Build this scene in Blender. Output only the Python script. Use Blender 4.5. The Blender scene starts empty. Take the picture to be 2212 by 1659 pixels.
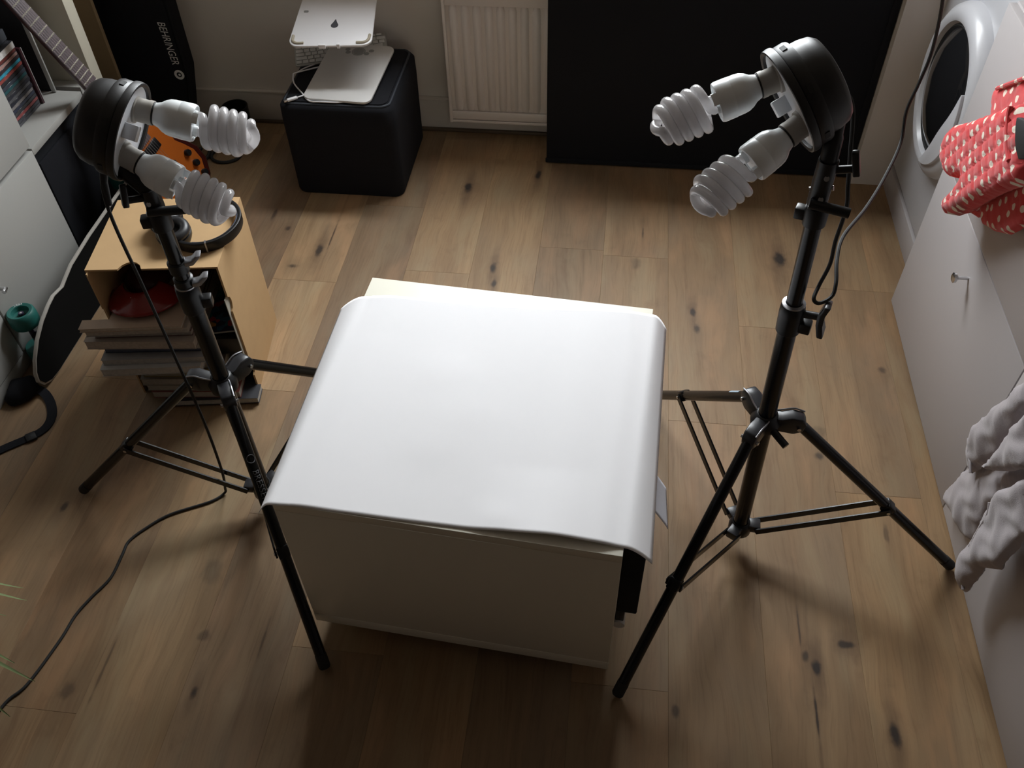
import bpy, bmesh, math, random
from math import sin, cos, pi, radians, sqrt, atan2
from mathutils import Vector as V, Matrix, Quaternion
from mathutils.geometry import delaunay_2d_cdt

random.seed(7)
S = bpy.context.scene
COL = S.collection

# ------------------------------------------------------------------ camera
cam_d = bpy.data.cameras.new('camera')
cam = bpy.data.objects.new('camera', cam_d)
COL.objects.link(cam)
F_PX = 1920.0
cam_d.sensor_fit = 'HORIZONTAL'
cam_d.sensor_width = 36.0
cam_d.lens = 36.0 * F_PX / 2212.0
cam_d.clip_start = 0.05
cam_d.clip_end = 60
pitch, yaw, roll = radians(47.7), radians(8.05), radians(-1.81)
fwd = V((-sin(yaw) * cos(pitch), cos(yaw) * cos(pitch), -sin(pitch)))
rt = V((cos(yaw), sin(yaw), 0))
up = rt.cross(fwd)
r2 = rt * cos(roll) + up * sin(roll)
u2 = up * cos(roll) - rt * sin(roll)
cam.matrix_world = Matrix(((r2.x, u2.x, -fwd.x, 0), (r2.y, u2.y, -fwd.y, 0), (r2.z, u2.z, -fwd.z, 1.9), (0, 0, 0, 1)))
S.camera = cam

# ------------------------------------------------------------------ sky and light
world = bpy.data.worlds.new('overcast')
S.world = world
world.use_nodes = True
bg = world.node_tree.nodes['Background']
bg.inputs['Strength'].default_value = 27.0
wt = world.node_tree
w_tc = wt.nodes.new('ShaderNodeTexCoord')
w_sep = wt.nodes.new('ShaderNodeSeparateXYZ')
w_rmp = wt.nodes.new('ShaderNodeValToRGB')          # bright overcast sky above the horizon, dull ground below it
w_rmp.color_ramp.elements[0].position, w_rmp.color_ramp.elements[0].color = .49, (.20, .19, .17, 1)
w_rmp.color_ramp.elements[1].position, w_rmp.color_ramp.elements[1].color = .51, (.97, .975, 1.0, 1)
w_ma = wt.nodes.new('ShaderNodeMath')
w_ma.operation = 'MULTIPLY_ADD'
w_ma.inputs[1].default_value = .5
w_ma.inputs[2].default_value = .5
wt.links.new(w_tc.outputs['Generated'], w_sep.inputs[0])
wt.links.new(w_sep.outputs[2], w_ma.inputs[0])
wt.links.new(w_ma.outputs[0], w_rmp.inputs[0])
wt.links.new(w_rmp.outputs[0], bg.inputs['Color'])
# daylight enters through the window in the back wall: a sampling portal in its opening
WX0, WX1, WZ0, WZ1 = -.98, 0.46, 1.30, 2.34
REVEAL = .07
pd = bpy.data.lights.new('window_portal', 'AREA')
pd.shape = 'RECTANGLE'
pd.size = WX1 - WX0
pd.size_y = WZ1 - WZ0
pd.cycles.is_portal = True
po = bpy.data.objects.new('window_portal', pd)
COL.objects.link(po)
po.location = ((WX0 + WX1) / 2, 3.04 + REVEAL - .01, (WZ0 + WZ1) / 2)
po.rotation_euler = V((0, -1, 0)).to_track_quat('-Z', 'Z').to_euler()

vs = S.view_settings
vs.view_transform = 'Standard'
vs.look = 'None'
vs.gamma = 1.0
vs.use_curve_mapping = False
vs.exposure = 0.34

# ------------------------------------------------------------------ materials
MATS = {}


def mat(name, col=(.5, .5, .5), rough=.5, metal=0.0, noise=0.0, nscale=60, bump=0.0, bscale=200, spec=.5, sheen=0, coat=0):
    if name in MATS:
        return MATS[name]
    m = bpy.data.materials.new(name)
    m.use_nodes = True
    nt = m.node_tree
    b = nt.nodes['Principled BSDF']
    b.inputs['Base Color'].default_value = (*col, 1)
    b.inputs['Roughness'].default_value = rough
    b.inputs['Metallic'].default_value = metal
    b.inputs['Specular IOR Level'].default_value = spec
    if sheen:
        b.inputs['Sheen Weight'].default_value = sheen
    if coat:
        b.inputs['Coat Weight'].default_value = coat
    tc = nt.nodes.new('ShaderNodeTexCoord')
    if noise:
        n = nt.nodes.new('ShaderNodeTexNoise')
        n.inputs['Scale'].default_value = nscale
        n.inputs['Detail'].default_value = 5
        nt.links.new(tc.outputs['Object'], n.inputs['Vector'])
        mx = nt.nodes.new('ShaderNodeMix')
        mx.data_type = 'RGBA'
        mx.inputs[6].default_value = (*[c * (1 - noise) for c in col], 1)
        mx.inputs[7].default_value = (*[min(1, c * (1 + noise)) for c in col], 1)
        nt.links.new(n.outputs['Fac'], mx.inputs[0])
        nt.links.new(mx.outputs[2], b.inputs['Base Color'])
    if bump:
        n2 = nt.nodes.new('ShaderNodeTexNoise')
        n2.inputs['Scale'].default_value = bscale
        n2.inputs['Detail'].default_value = 3
        nt.links.new(tc.outputs['Object'], n2.inputs['Vector'])
        bp = nt.nodes.new('ShaderNodeBump')
        bp.inputs['Strength'].default_value = bump
        bp.inputs['Distance'].default_value = .002
        nt.links.new(n2.outputs['Fac'], bp.inputs['Height'])
        nt.links.new(bp.outputs['Normal'], b.inputs['Normal'])
    MATS[name] = m
    return m


class NT:
    """small helper for node building"""

    def __init__(s, m):
        s.t = m.node_tree

    def n(s, typ, **kw):
        x = s.t.nodes.new('ShaderNode' + typ)
        for k, v in kw.items():
            setattr(x, k, v)
        return x

    def l(s, a, b):
        s.t.links.new(a, b)

    def math(s, op, a, b=None, c=None, clamp=False):
        x = s.n('Math', operation=op, use_clamp=clamp)
        for i, v in enumerate((a, b, c)):
            if v is None:
                continue
            if isinstance(v, (int, float)):
                x.inputs[i].default_value = v
            else:
                s.l(v, x.inputs[i])
        return x.outputs[0]

    def mix(s, f, a, b, blend='MIX'):
        x = s.n('Mix', data_type='RGBA', blend_type=blend)
        for i, v in ((0, f), (6, a), (7, b)):
            if isinstance(v, (int, float)):
                x.inputs[i].default_value = v
            elif isinstance(v, tuple):
                x.inputs[i].default_value = (*v, 1)
            else:
                s.l(v, x.inputs[i])
        return x.outputs[2]

    def noise(s, vec, scale, detail=4, rough=.5):
        x = s.n('TexNoise')
        x.inputs['Scale'].default_value = scale
        x.inputs['Detail'].default_value = detail
        x.inputs['Roughness'].default_value = rough
        s.l(vec, x.inputs['Vector'])
        return x.outputs['Fac']

    def mapr(s, v, a, b, c=0.0, d=1.0, smooth=True):
        x = s.n('MapRange', interpolation_type='SMOOTHSTEP' if smooth else 'LINEAR')
        s.l(v, x.inputs[0])
        for i, q in enumerate((a, b, c, d)):
            x.inputs[1 + i].default_value = q
        return x.outputs[0]


# knots and cracks of the oak floor: x, y, half width, half length, strength
KNOTS = [(-.512, 2.652, .018, .030, 1), (-.267, 2.755, .013, .026, 1), (-.96, 2.255, .016, .030, .9), (-.935, 2.33, .004, .075, .8),
         (-1.028, 2.165, .022, .012, .8), (-.364, 2.214, .014, .026, .95), (-.351, 2.142, .012, .018, .9), (.281, 2.064, .011, .022, .9),
         (.291, 1.993, .014, .018, .8), (.569, 2.347, .026, .036, 1), (.509, .957, .010, .014, .8), (.533, .930, .014, .020, 1),
         (.52, .82, .0035, .055, .9), (.502, 1.02, .0035, .05, .7), (.605, .994, .030, .010, .9), (.68, .796, .015, .028, 1), (-.835, .727, .013, .016, .9),
         (-1.352, 1.169, .012, .014, .8), (.604, 1.534, .014, .014, .8), (.818, 1.87, .016, .014, .7), (-1.172, 2.437, .010, .03, .7),
         (-1.10, 2.36, .012, .014, .8), (-.72, .86, .004, .05, .5), (-.86, .86, .02, .014, .5), (.10, 2.28, .022, .03, .35), (.12, 2.45, .004, .03, .6),
         (-1.06, .76, .004, .09, .5), (-1.12, .70, .02, .02, .5), (.74, 1.30, .010, .03, .5), (.61, 1.62, .03, .02, .3), (-.90, 1.02, .03, .04, .35), (.22, .80, .010, .016, .7)]


def wood_floor():
    m = bpy.data.materials.new('oak_floor')
    m.use_nodes = True
    t = NT(m)
    b = m.node_tree.nodes['Principled BSDF']
    geo = t.n('NewGeometry')
    oi = t.n('ObjectInfo')
    sep = t.n('SeparateXYZ')
    t.l(geo.outputs['Position'], sep.inputs[0])
    x, y = sep.outputs[0], sep.outputs[1]
    rnd = oi.outputs['Random']
    # warp so that the grain meanders
    cw = t.n('CombineXYZ')
    t.l(t.math('MULTIPLY', x, 3.5), cw.inputs[0])
    t.l(t.math('MULTIPLY', y, 1.5), cw.inputs[1])
    t.l(t.math('MULTIPLY', rnd, 40), cw.inputs[2])
    warp = t.noise(cw.outputs[0], 1.6, 3)
    xw = t.math('ADD', x, t.math('MULTIPLY', warp, .075))

    def vec(sx, sy, sr):
        c = t.n('CombineXYZ')
        t.l(t.math('MULTIPLY', xw, sx), c.inputs[0])
        t.l(t.math('MULTIPLY', y, sy), c.inputs[1])
        t.l(t.math('MULTIPLY', rnd, sr), c.inputs[2])
        return c.outputs[0]

    broad = t.noise(vec(9, .9, 37), 1.0, 3)
    mid = t.noise(vec(34, 1.6, 71), 1.0, 4, .6)
    fine = t.noise(vec(190, 7, 13), 1.0, 3, .6)
    blotch = t.noise(vec(5, 3, 91), 1.0, 3)
    # cathedral rings
    rings = t.math('SINE', t.math('MULTIPLY', t.noise(vec(7, .8, 53), 1.0, 1), 95))
    base = t.mix(t.mapr(broad, .3, .7), (.345, .236, .136), (.250, .167, .097))
    base = t.mix(t.math('MULTIPLY', t.mapr(mid, .42, .68), .5), base, (.215, .138, .078))
    base = t.mix(t.math('MULTIPLY', t.mapr(fine, .45, .75), .35), base, (.15, .09, .05))
    base = t.mix(t.math('MULTIPLY', t.mapr(rings, .3, 1), .07), base, (.16, .095, .052))
    base = t.mix(t.math('MULTIPLY', t.mapr(blotch, .45, .75), .35), base, (.245, .195, .145))
    hue = t.noise(vec(11, 2.6, 29), 1.0, 4, .6)
    base = t.mix(t.math('MULTIPLY', t.mapr(hue, .50, .72), .55), base, (.40, .245, .138))
    base = t.mix(t.math('MULTIPLY', t.mapr(hue, .50, .30), .50), base, (.31, .245, .155))
    cloud = t.noise(vec(14, 9, 47), 1.0, 4, .65)
    base = t.mix(t.math('MULTIPLY', t.mapr(cloud, .55, .78), .45), base, (.185, .115, .065))
    # each board has a tone of its own
    base = t.mix(1.0, base, oi.outputs['Color'], 'MULTIPLY')
    # knots
    acc = None
    halo = None
    wob = t.math('MULTIPLY', t.math('SUBTRACT', t.noise(vec(45, 28, 3), 1.0, 4), .5), 1.3)
    for kx, ky, a, l, s in KNOTS:
        dx = t.math('DIVIDE', t.math('SUBTRACT', x, kx), a * .88)
        dy = t.math('DIVIDE', t.math('SUBTRACT', y, ky), l * 1.15)
        d = t.math('SQRT', t.math('ADD', t.math('MULTIPLY', dx, dx), t.math('MULTIPLY', dy, dy)))
        d = t.math('ADD', d, wob)
        k = t.math('MULTIPLY', t.mapr(d, .35, 1.15, 1, 0), s)
        dy2 = t.math('MULTIPLY', dy, .42)
        d2 = t.math('ADD', t.math('SQRT', t.math('ADD', t.math('MULTIPLY', dx, dx), t.math('MULTIPLY', dy2, dy2))), wob)
        h = t.math('MULTIPLY', t.mapr(d2, .3, 2.2, 1, 0), s * (.62 if s > .85 else .35))
        acc = k if acc is None else t.math('MAXIMUM', acc, k)
        halo = h if halo is None else t.math('MAXIMUM', halo, h)
    base = t.mix(halo, base, (.125, .072, .040))
    base = t.mix(t.math('MULTIPLY', acc, .92), base, (.022, .016, .014))
    t.l(base, b.inputs['Base Color'])
    rr = t.math('ADD', .46, t.math('MULTIPLY', fine, .16))
    t.l(rr, b.inputs['Roughness'])
    b.inputs['Specular IOR Level'].default_value = .35
    bp = t.n('Bump')
    bp.inputs['Strength'].default_value = .18
    bp.inputs['Distance'].default_value = .001
    t.l(fine, bp.inputs['Height'])
    t.l(bp.outputs[0], b.inputs['Normal'])
    return m


def dots_mat():
    m = bpy.data.materials.new('red_dotted_cotton')
    m.use_nodes = True
    t = NT(m)
    b = m.node_tree.nodes['Principled BSDF']
    tc = t.n('TexCoord')
    sx = t.n('SeparateXYZ')
    t.l(tc.outputs['Object'], sx.inputs[0])
    cb = t.n('CombineXYZ')
    t.l(t.math('ADD', t.math('MULTIPLY', sx.outputs[1], .8), t.math('MULTIPLY', sx.outputs[2], .6)), cb.inputs[0])
    t.l(t.math('SUBTRACT', t.math('MULTIPLY', sx.outputs[2], .8), t.math('MULTIPLY', sx.outputs[1], .6)), cb.inputs[1])
    vo = t.n('TexVoronoi', voronoi_dimensions='2D')
    vo.inputs['Scale'].default_value = 29
    vo.inputs['Randomness'].default_value = .5
    t.l(cb.outputs[0], vo.inputs['Vector'])
    dn = t.noise(tc.outputs['Object'], 110, 2)
    d = t.math('ADD', vo.outputs['Distance'], t.math('MULTIPLY', t.math('SUBTRACT', dn, .5), .08))
    f = t.mapr(d, .20, .235, 1, 0)
    n = t.noise(tc.outputs['Object'], 40, 3)
    red = t.mix(n, (.50, .022, .028), (.70, .05, .05))
    stain = t.mapr(t.noise(tc.outputs['Object'], 11, 3), .62, .72)
    red = t.mix(t.math('MULTIPLY', stain, .5), red, (.10, .05, .04))
    t.l(t.mix(f, red, (.80, .70, .58)), b.inputs['Base Color'])
    b.inputs['Roughness'].default_value = .9
    b.inputs['Sheen Weight'].default_value = .3
    return m


def bulb_mat():
    m = bpy.data.materials.new('frosted_bulb_glass')
    m.use_nodes = True
    t = NT(m)
    nt = m.node_tree
    nt.nodes.remove(nt.nodes['Principled BSDF'])
    df = t.n('BsdfDiffuse')
    df.inputs[0].default_value = (.95, .93, .935, 1)
    tr = t.n('BsdfTranslucent')
    tr.inputs[0].default_value = (.98, .965, .97, 1)
    m1 = t.n('MixShader')
    m1.inputs[0].default_value = .62
    t.l(df.outputs[0], m1.inputs[1])
    t.l(tr.outputs[0], m1.inputs[2])
    gl = t.n('BsdfGlossy')
    gl.inputs['Roughness'].default_value = .12
    fr = t.n('Fresnel')
    fr.inputs[0].default_value = 1.5
    m2 = t.n('MixShader')
    t.l(fr.outputs[0], m2.inputs[0])
    t.l(m1.outputs[0], m2.inputs[1])
    t.l(gl.outputs[0], m2.inputs[2])
    t.l(m2.outputs[0], nt.nodes['Material Output'].inputs[0])
    return m


def pane_mat():
    m = bpy.data.materials.new('window_glass')
    m.use_nodes = True
    t = NT(m)
    nt = m.node_tree
    nt.nodes.remove(nt.nodes['Principled BSDF'])
    a = t.n('BsdfTransparent')
    a.inputs[0].default_value = (.95, .97, .97, 1)
    g = t.n('BsdfGlossy')
    g.inputs['Roughness'].default_value = .02
    mx = t.n('MixShader')
    mx.inputs[0].default_value = .06
    t.l(a.outputs[0], mx.inputs[1])
    t.l(g.outputs[0], mx.inputs[2])
    t.l(mx.outputs[0], nt.nodes['Material Output'].inputs[0])
    return m


OAK = wood_floor()
DOTS = dots_mat()
BULB = bulb_mat()
PANE = pane_mat()
WALL = mat('wall_paint', (.70, .65, .60), .9, noise=.03, nscale=4, bump=.15, bscale=90)
TRIM = mat('trim_paint', (.64, .59, .54), .55)
CEIL = mat('ceiling_paint', (.46, .42, .38), .9)
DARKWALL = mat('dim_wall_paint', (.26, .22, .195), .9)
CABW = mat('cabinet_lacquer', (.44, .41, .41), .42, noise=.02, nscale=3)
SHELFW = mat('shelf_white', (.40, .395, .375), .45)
TABLEW = mat('table_lacquer', (.78, .755, .65), .38, noise=.01, nscale=5)
PAPER = mat('white_paper', (.89, .88, .895), .95, noise=.006, nscale=30, spec=.15)
PAPER2 = mat('cool_white_paper', (.72, .73, .80), .7)
BLK = mat('black_plastic', (.008, .008, .009), .36, spec=.35)
BLKM = mat('black_metal', (.005, .005, .0055), .24, spec=.35)
BLKR = mat('black_rubber', (.012, .012, .012), .7)
HOUS = mat('matt_black_housing', (.009, .0085, .0095), .46, bump=.05, bscale=900)
GREYP = mat('dark_grey_plastic', (.022, .022, .025), .34, spec=.45)
STEEL = mat('bright_steel', (.62, .62, .63), .25, metal=1)
SCUFF = mat('worn_grey_metal', (.33, .33, .35), .35, metal=.8)
SOCK = mat('grey_ceramic', (.36, .335, .30), .6)
BASEW = mat('bulb_base_white', (.80, .83, .84), .3)
FACEW = mat('reflector_white', (.72, .74, .78), .35)
FABB = mat('black_fabric', (.010, .0105, .014), .9, noise=.25, nscale=300, bump=.3, bscale=900, spec=.25)
PANELB = mat('black_panel_cloth', (.0085, .0095, .0125), .8, noise=.15, nscale=300, bump=.2, bscale=900, spec=.25)
PIPE = mat('dark_blue_piping', (.03, .036, .048), .6)
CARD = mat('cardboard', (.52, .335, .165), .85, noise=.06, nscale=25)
CARDSHADE = mat('cardboard_in_shade', (.13, .085, .045), .9)  # same cardboard, darkened: shade of the box interior put into the colour
SILV = mat('silver_plastic', (.66, .645, .63), .35)
SILV2 = mat('dark_silver', (.30, .30, .29), .4)
WHITEP = mat('white_plastic', (.87, .86, .88), .35)
KEYW = mat('key_white', (.60, .60, .58), .5)
KEYB = mat('keyboard_aluminium', (.42, .42, .40), .4, metal=.3)
TAN = mat('tan_rubber', (.42, .37, .28), .7)
DGREY = mat('dark_grey_print', (.055, .055, .065), .6)
RED = mat('red_gloss_plastic', (.22, .008, .008), .25, coat=.3)
INKW = mat('white_ink', (.75, .75, .75), .6)
INKB = mat('dark_ink', (.02, .02, .03), .6)
TEAL = mat('teal_urethane', (.013, .115, .098), .5)
GRIP = mat('grip_tape', (.007, .007, .007), 1.0, bump=.3, bscale=2500, spec=.08)
MAPLE = mat('pale_deck_edge', (.40, .375, .34), .5)
ROSE = mat('rosewood', (.115, .085, .092), .45, noise=.2, nscale=60)
NECK = mat('dark_neck_wood', (.055, .016, .012), .3)
FRET = mat('fret_metal', (.72, .68, .58), .3, metal=.6)
ORANGE = mat('orange_guitar_lacquer', (.40, .10, .015), .2, coat=.5)
SUNB = mat('dark_burst_lacquer', (.045, .008, .006), .2, coat=.5)
WOODBR = mat('brown_board', (.21, .145, .075), .7, noise=.15, nscale=15)
LINEN = mat('grey_linen', (.40, .36, .372), .95, noise=.05, nscale=40, bump=.25, bscale=500, sheen=.3)
LEAF = mat('green_leaf', (.17, .22, .09), .6, noise=.3, nscale=20)
GLASSD = mat('dark_door_glass', (.010, .010, .011), .08)
WMW = mat('machine_enamel', (.52, .52, .545), .3)
RADW = mat('radiator_enamel', (.80, .745, .71), .4)
SUBF = mat('subfloor', (.03, .022, .016), .9)
BLUEL = mat('pale_blue_label', (.30, .38, .45), .5)


# ------------------------------------------------------------------ mesh helpers
class MB:
    def __init__(s):
        s.v = []
        s.f = []

    def add(s, vs_, fs, mtx=None):
        o = len(s.v)
        for p in vs_:
            p = V(p)
            s.v.append(mtx @ p if mtx else p)
        s.f += [tuple(o + i for i in f) for f in fs]
        return s

    def box(s, x0, x1, y0, y1, z0, z1, mtx=None):
        vs_ = [(x, y, z) for z in (z0, z1) for y in (y0, y1) for x in (x0, x1)]
        return s.add(vs_, [(0, 2, 3, 1), (4, 5, 7, 6), (0, 1, 5, 4), (2, 6, 7, 3), (0, 4, 6, 2), (1, 3, 7, 5)], mtx)

    def cyl(s, p0, p1, r0, r1=None, n=20):
        return s.tube([p0, p1], [r0, r0 if r1 is None else r1], n)

    def tube(s, path, r, n=10, caps=True, closed=False):
        P = [V(p) for p in path]
        R = r if isinstance(r, (list, tuple)) else [r] * len(P)
        m = len(P)
        T = []
        for i in range(m):
            if closed:
                d = P[(i + 1) % m] - P[i - 1]
            else:
                d = P[min(i + 1, m - 1)] - P[max(i - 1, 0)]
            T.append(d.normalized() if d.length > 1e-9 else V((0, 0, 1)))
        a = V((0, 0, 1)) if abs(T[0].z) < .9 else V((1, 0, 0))
        N = (a - T[0] * a.dot(T[0])).normalized()
        vs_, fs = [], []
        for i in range(m):
            N = (N - T[i] * N.dot(T[i]))
            N.normalize()
            B = T[i].cross(N)
            for k in range(n):
                an = 2 * pi * k / n
                vs_.append(P[i] + (N * cos(an) + B * sin(an)) * R[i])
        for i in range(m if closed else m - 1):
            j = (i + 1) % m
            for k in range(n):
                k2 = (k + 1) % n
                fs.append((i * n + k, i * n + k2, j * n + k2, j * n + k))
        if caps and not closed:
            fs.append(tuple(range(n - 1, -1, -1)))
            fs.append(tuple((m - 1) * n + k for k in range(n)))
        return s.add(vs_, fs)

    def lathe(s, prof, mtx=None, n=40, cap0=True, cap1=True):
        vs_, fs = [], []
        for r, z in prof:
            for k in range(n):
                a = 2 * pi * k / n
                vs_.append((r * cos(a), r * sin(a), z))
        for i in range(len(prof) - 1):
            for k in range(n):
                k2 = (k + 1) % n
                fs.append((i * n + k, i * n + k2, (i + 1) * n + k2, (i + 1) * n + k))
        if cap0:
            fs.append(tuple(range(n - 1, -1, -1)))
        if cap1:
            fs.append(tuple((len(prof) - 1) * n + k for k in range(n)))
        return s.add(vs_, fs, mtx)

    def prism(s, poly, d0, d1, fn):
        """poly: 2d points; fn(u, v, d) -> 3d"""
        n = len(poly)
        vs_ = [fn(u, v, d0) for u, v in poly] + [fn(u, v, d1) for u, v in poly]
        fs = [tuple(range(n - 1, -1, -1)), tuple(range(n, 2 * n))]
        fs += [(i, (i + 1) % n, n + (i + 1) % n, n + i) for i in range(n)]
        return s.add(vs_, fs)

    def grid(s, nu, nv, fn):
        vs_ = [fn(i / nu, j / nv) for j in range(nv + 1) for i in range(nu + 1)]
        fs = [(j * (nu + 1) + i, j * (nu + 1) + i + 1, (j + 1) * (nu + 1) + i + 1, (j + 1) * (nu + 1) + i) for j in range(nv) for i in range(nu)]
        return s.add(vs_, fs)

    def build(s, name, material, parent=None, base=None, bevel=0, segs=2, smooth=40, fix=True):
        """one mesh object. A part takes its thing's base; a top-level mesh puts its origin at `base`."""
        if base is None:
            base = V(parent['_b']) if parent is not None and '_b' in parent else V((0, 0, 0))
        base = V(base)
        me = bpy.data.meshes.new(name)
        me.from_pydata([tuple(p - base) for p in s.v], [], s.f)
        bm = bmesh.new()
        bm.from_mesh(me)
        if fix:
            bmesh.ops.recalc_face_normals(bm, faces=bm.faces)
        if bevel:
            es = [e for e in bm.edges if len(e.link_faces) == 2 and e.calc_face_angle(0) > radians(35)]
            bmesh.ops.bevel(bm, geom=es, offset=bevel, segments=segs, affect='EDGES', profile=.5, clamp_overlap=True)
        bm.to_mesh(me)
        bm.free()
        if smooth:
            me.shade_smooth()
            me.set_sharp_from_angle(angle=radians(smooth))
        me.materials.append(material)
        o = bpy.data.objects.new(name, me)
        COL.objects.link(o)
        if parent is not None:
            o.parent = parent
        else:
            o.location = base
        o['_b'] = tuple(base)
        return o


def rrect(x0, x1, y0, y1, r, n=6):
    pts = []
    for cx, cy, a0 in ((x1 - r, y1 - r, 0), (x0 + r, y1 - r, 90), (x0 + r, y0 + r, 180), (x1 - r, y0 + r, 270)):
        for i in range(n + 1):
            a = radians(a0 + 90 * i / n)
            pts.append((cx + r * cos(a), cy + r * sin(a)))
    return pts


def frame(origin, zdir, xhint=(0, 0, 1)):
    z = V(zdir).normalized()
    x = V(xhint)
    x = (x - z * x.dot(z))
    if x.length < 1e-5:
        x = V((1, 0, 0)) - z * z.x
    x.normalize()
    y = z.cross(x)
    m = Matrix((x, y, z)).transposed().to_4x4()
    m.translation = V(origin)
    return m


def smooth_path(pts, k=8):
    P = [V(p) for p in pts]
    out = []
    for i in range(len(P) - 1):
        p0, p1, p2, p3 = P[max(i - 1, 0)], P[i], P[i + 1], P[min(i + 2, len(P) - 1)]
        for j in range(k):
            t = j / k
            out.append(.5 * ((2 * p1) + (p2 - p0) * t + (2 * p0 - 5 * p1 + 4 * p2 - p3) * t * t + (3 * p1 - p0 - 3 * p2 + p3) * t ** 3))
    out.append(P[-1])
    return out


def tag(o, label, cat=None, group=None, kind=None):
    if label:
        o['label'] = label
    if cat:
        o['category'] = cat
    if group:
        o['group'] = group
    if kind:
        o['kind'] = kind
    return o


def thing(name, loc, label, cat, group=None):
    o = bpy.data.objects.new(name, None)
    o.empty_display_size = .05
    COL.objects.link(o)
    o.location = loc
    o['_b'] = tuple(loc)
    return tag(o, label, cat, group)


def struct(o):
    o['kind'] = 'structure'
    return o


def text_mesh(body, size, extrude=0.0):
    cu = bpy.data.curves.new('lettering', 'FONT')
    cu.body = body
    cu.size = size
    cu.align_x = 'CENTER'
    cu.align_y = 'CENTER'
    cu.extrude = extrude
    cu.resolution_u = 3
    ob = bpy.data.objects.new('lettering', cu)
    COL.objects.link(ob)
    dg = bpy.context.evaluated_depsgraph_get()
    me = bpy.data.meshes.new_from_object(ob.evaluated_get(dg))
    vs_ = [tuple(v.co) for v in me.vertices]
    fs = [tuple(p.vertices) for p in me.polygons]
    bpy.data.objects.remove(ob)
    bpy.data.curves.remove(cu)
    bpy.data.meshes.remove(me)
    return vs_, fs


def text_part(body, size, fn, name, material, parent):
    vs_, fs = text_mesh(body, size)
    mb = MB()
    mb.add([fn(x, y) for x, y, z in vs_], fs)
    return mb.build(name, material, parent, smooth=0, fix=False)


def lerp_tab(tab, u):
    for (a, b), (c, d) in zip(tab, tab[1:]):
        if u <= c:
            t = (u - a) / (c - a) if c > a else 0
            t = max(0, min(1, t))
            t = t * t * (3 - 2 * t)
            return b + (d - b) * t
    return tab[-1][1]


# ================================================================== THE ROOM
XL, XR, YB, YF = -2.10, 1.60, 3.04, -4.20
fb = struct(MB().box(XL, XR, YF, YB, -.06, -.0125).build('floor', SUBF, base=(0, 0, -.0125)))
PW, PX0 = .2135, -.0085
# end joints seen between the boards, per column
JOINT = {-7: [.30, 1.62, 2.94], -6: [-.67, .652, 1.97], -5: [.30, 1.62, 2.098], -4: [-.12, 1.2, 2.52], -3: [.856, 2.18], -2: [.2, 1.52, 2.84],
         -1: [-.3, 1.02, 2.34], 0: [.84, 2.316], 1: [.3, 1.62, 2.94], 2: [.70, 2.017], 3: [.1, 1.42, 2.214], 4: [.50, 2.214]}
plank_cache = {}
rndp = random.Random(11)
PTONE = {(-7, None): (1.0, .95, .88), (-6, True): (.82, .78, .78), (-6, False): (.78, .71, .64), (-5, True): (1.22, 1.17, 1.08), (-5, False): (1.0, .96, .88), (-4, None): (.86, .83, .82), (-3, True): (1.13, 1.07, .98), (-3, False): (.95, .92, .86),
         (-2, None): (1.06, 1.0, .90), (-1, None): (.82, .79, .76), (0, True): (.95, .90, .83), (0, False): (.88, .83, .76), (1, None): (.98, .92, .84), (2, True): (.98, .92, .84), (2, False): (.94, .92, .88), (3, True): (.90, .84, .77), (3, False): (1.02, .93, .80), (4, None): (.95, .88, .78)}
for k in range(-10, 8):
    x0 = max(PX0 + k * PW, XL + .002)
    x1 = min(PX0 + (k + 1) * PW, XR - .002)
    if x1 - x0 < .02:
        continue
    js = JOINT.get(k, [(.37 * k) % 1.32 - .4, (.37 * k) % 1.32 + .92, (.37 * k) % 1.32 + 2.24])
    js = list(js) + [min(js) - 1.32 * q for q in (1, 2, 3, 4)]
    ys = [YF + .002] + [j for j in sorted(js) if YF + .05 < j < YB - .05] + [YB - .002]
    for y0, y1 in zip(ys, ys[1:]):
        w, l = x1 - x0 - .0002, y1 - y0 - .0003
        key = (round(w, 4), round(l, 4))
        if key not in plank_cache:
            mb = MB().box(-w / 2, w / 2, -l / 2, l / 2, -.012, 0)
            o = mb.build('plank', OAK, fb, base=(0, 0, 0), bevel=.0004, segs=1, smooth=0)
            plank_cache[key] = o.data
        else:
            o = bpy.data.objects.new('plank', plank_cache[key])
            COL.objects.link(o)
            o.parent = fb
        o.location = ((x0 + x1) / 2, (y0 + y1) / 2, .0125)
        pi_ = ys.index(y0)
        tn = PTONE.get((k, y1 > 2.0 if k in (-6, -5, 0, 2, 3, -3) else None)) or rndp.choice([(.80, .77, .75), (1.0, .95, .9), (1.1, 1.04, .97), (.92, .90, .88)])
        o.color = (*tn, 1)

YO = YB + REVEAL + .06
wb = struct(MB().box(XL - .1, XR + .1, YB, YO, -.06, WZ0).build('wall_back', WALL, base=(-.3, YB, 0)))
MB().box(XL - .1, XR + .1, YB, YO, WZ1, 2.62).build('wall_piece', WALL, wb)
MB().box(XL - .1, WX0, YB, YO, WZ0, WZ1).build('wall_piece', WALL, wb)
MB().box(WX1, XR + .1, YB, YO, WZ0, WZ1).build('wall_piece', WALL, wb)
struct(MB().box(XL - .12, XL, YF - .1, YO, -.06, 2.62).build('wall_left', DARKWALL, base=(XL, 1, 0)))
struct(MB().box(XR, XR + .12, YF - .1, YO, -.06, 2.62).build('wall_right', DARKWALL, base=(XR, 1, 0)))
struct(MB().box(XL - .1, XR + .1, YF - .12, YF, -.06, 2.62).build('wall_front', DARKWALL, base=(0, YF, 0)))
struct(MB().box(.852, XR, 2.795, YB, 0, 2.50).build('wall_nib', WALL, base=(1.1, 2.9, 0)))
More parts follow.
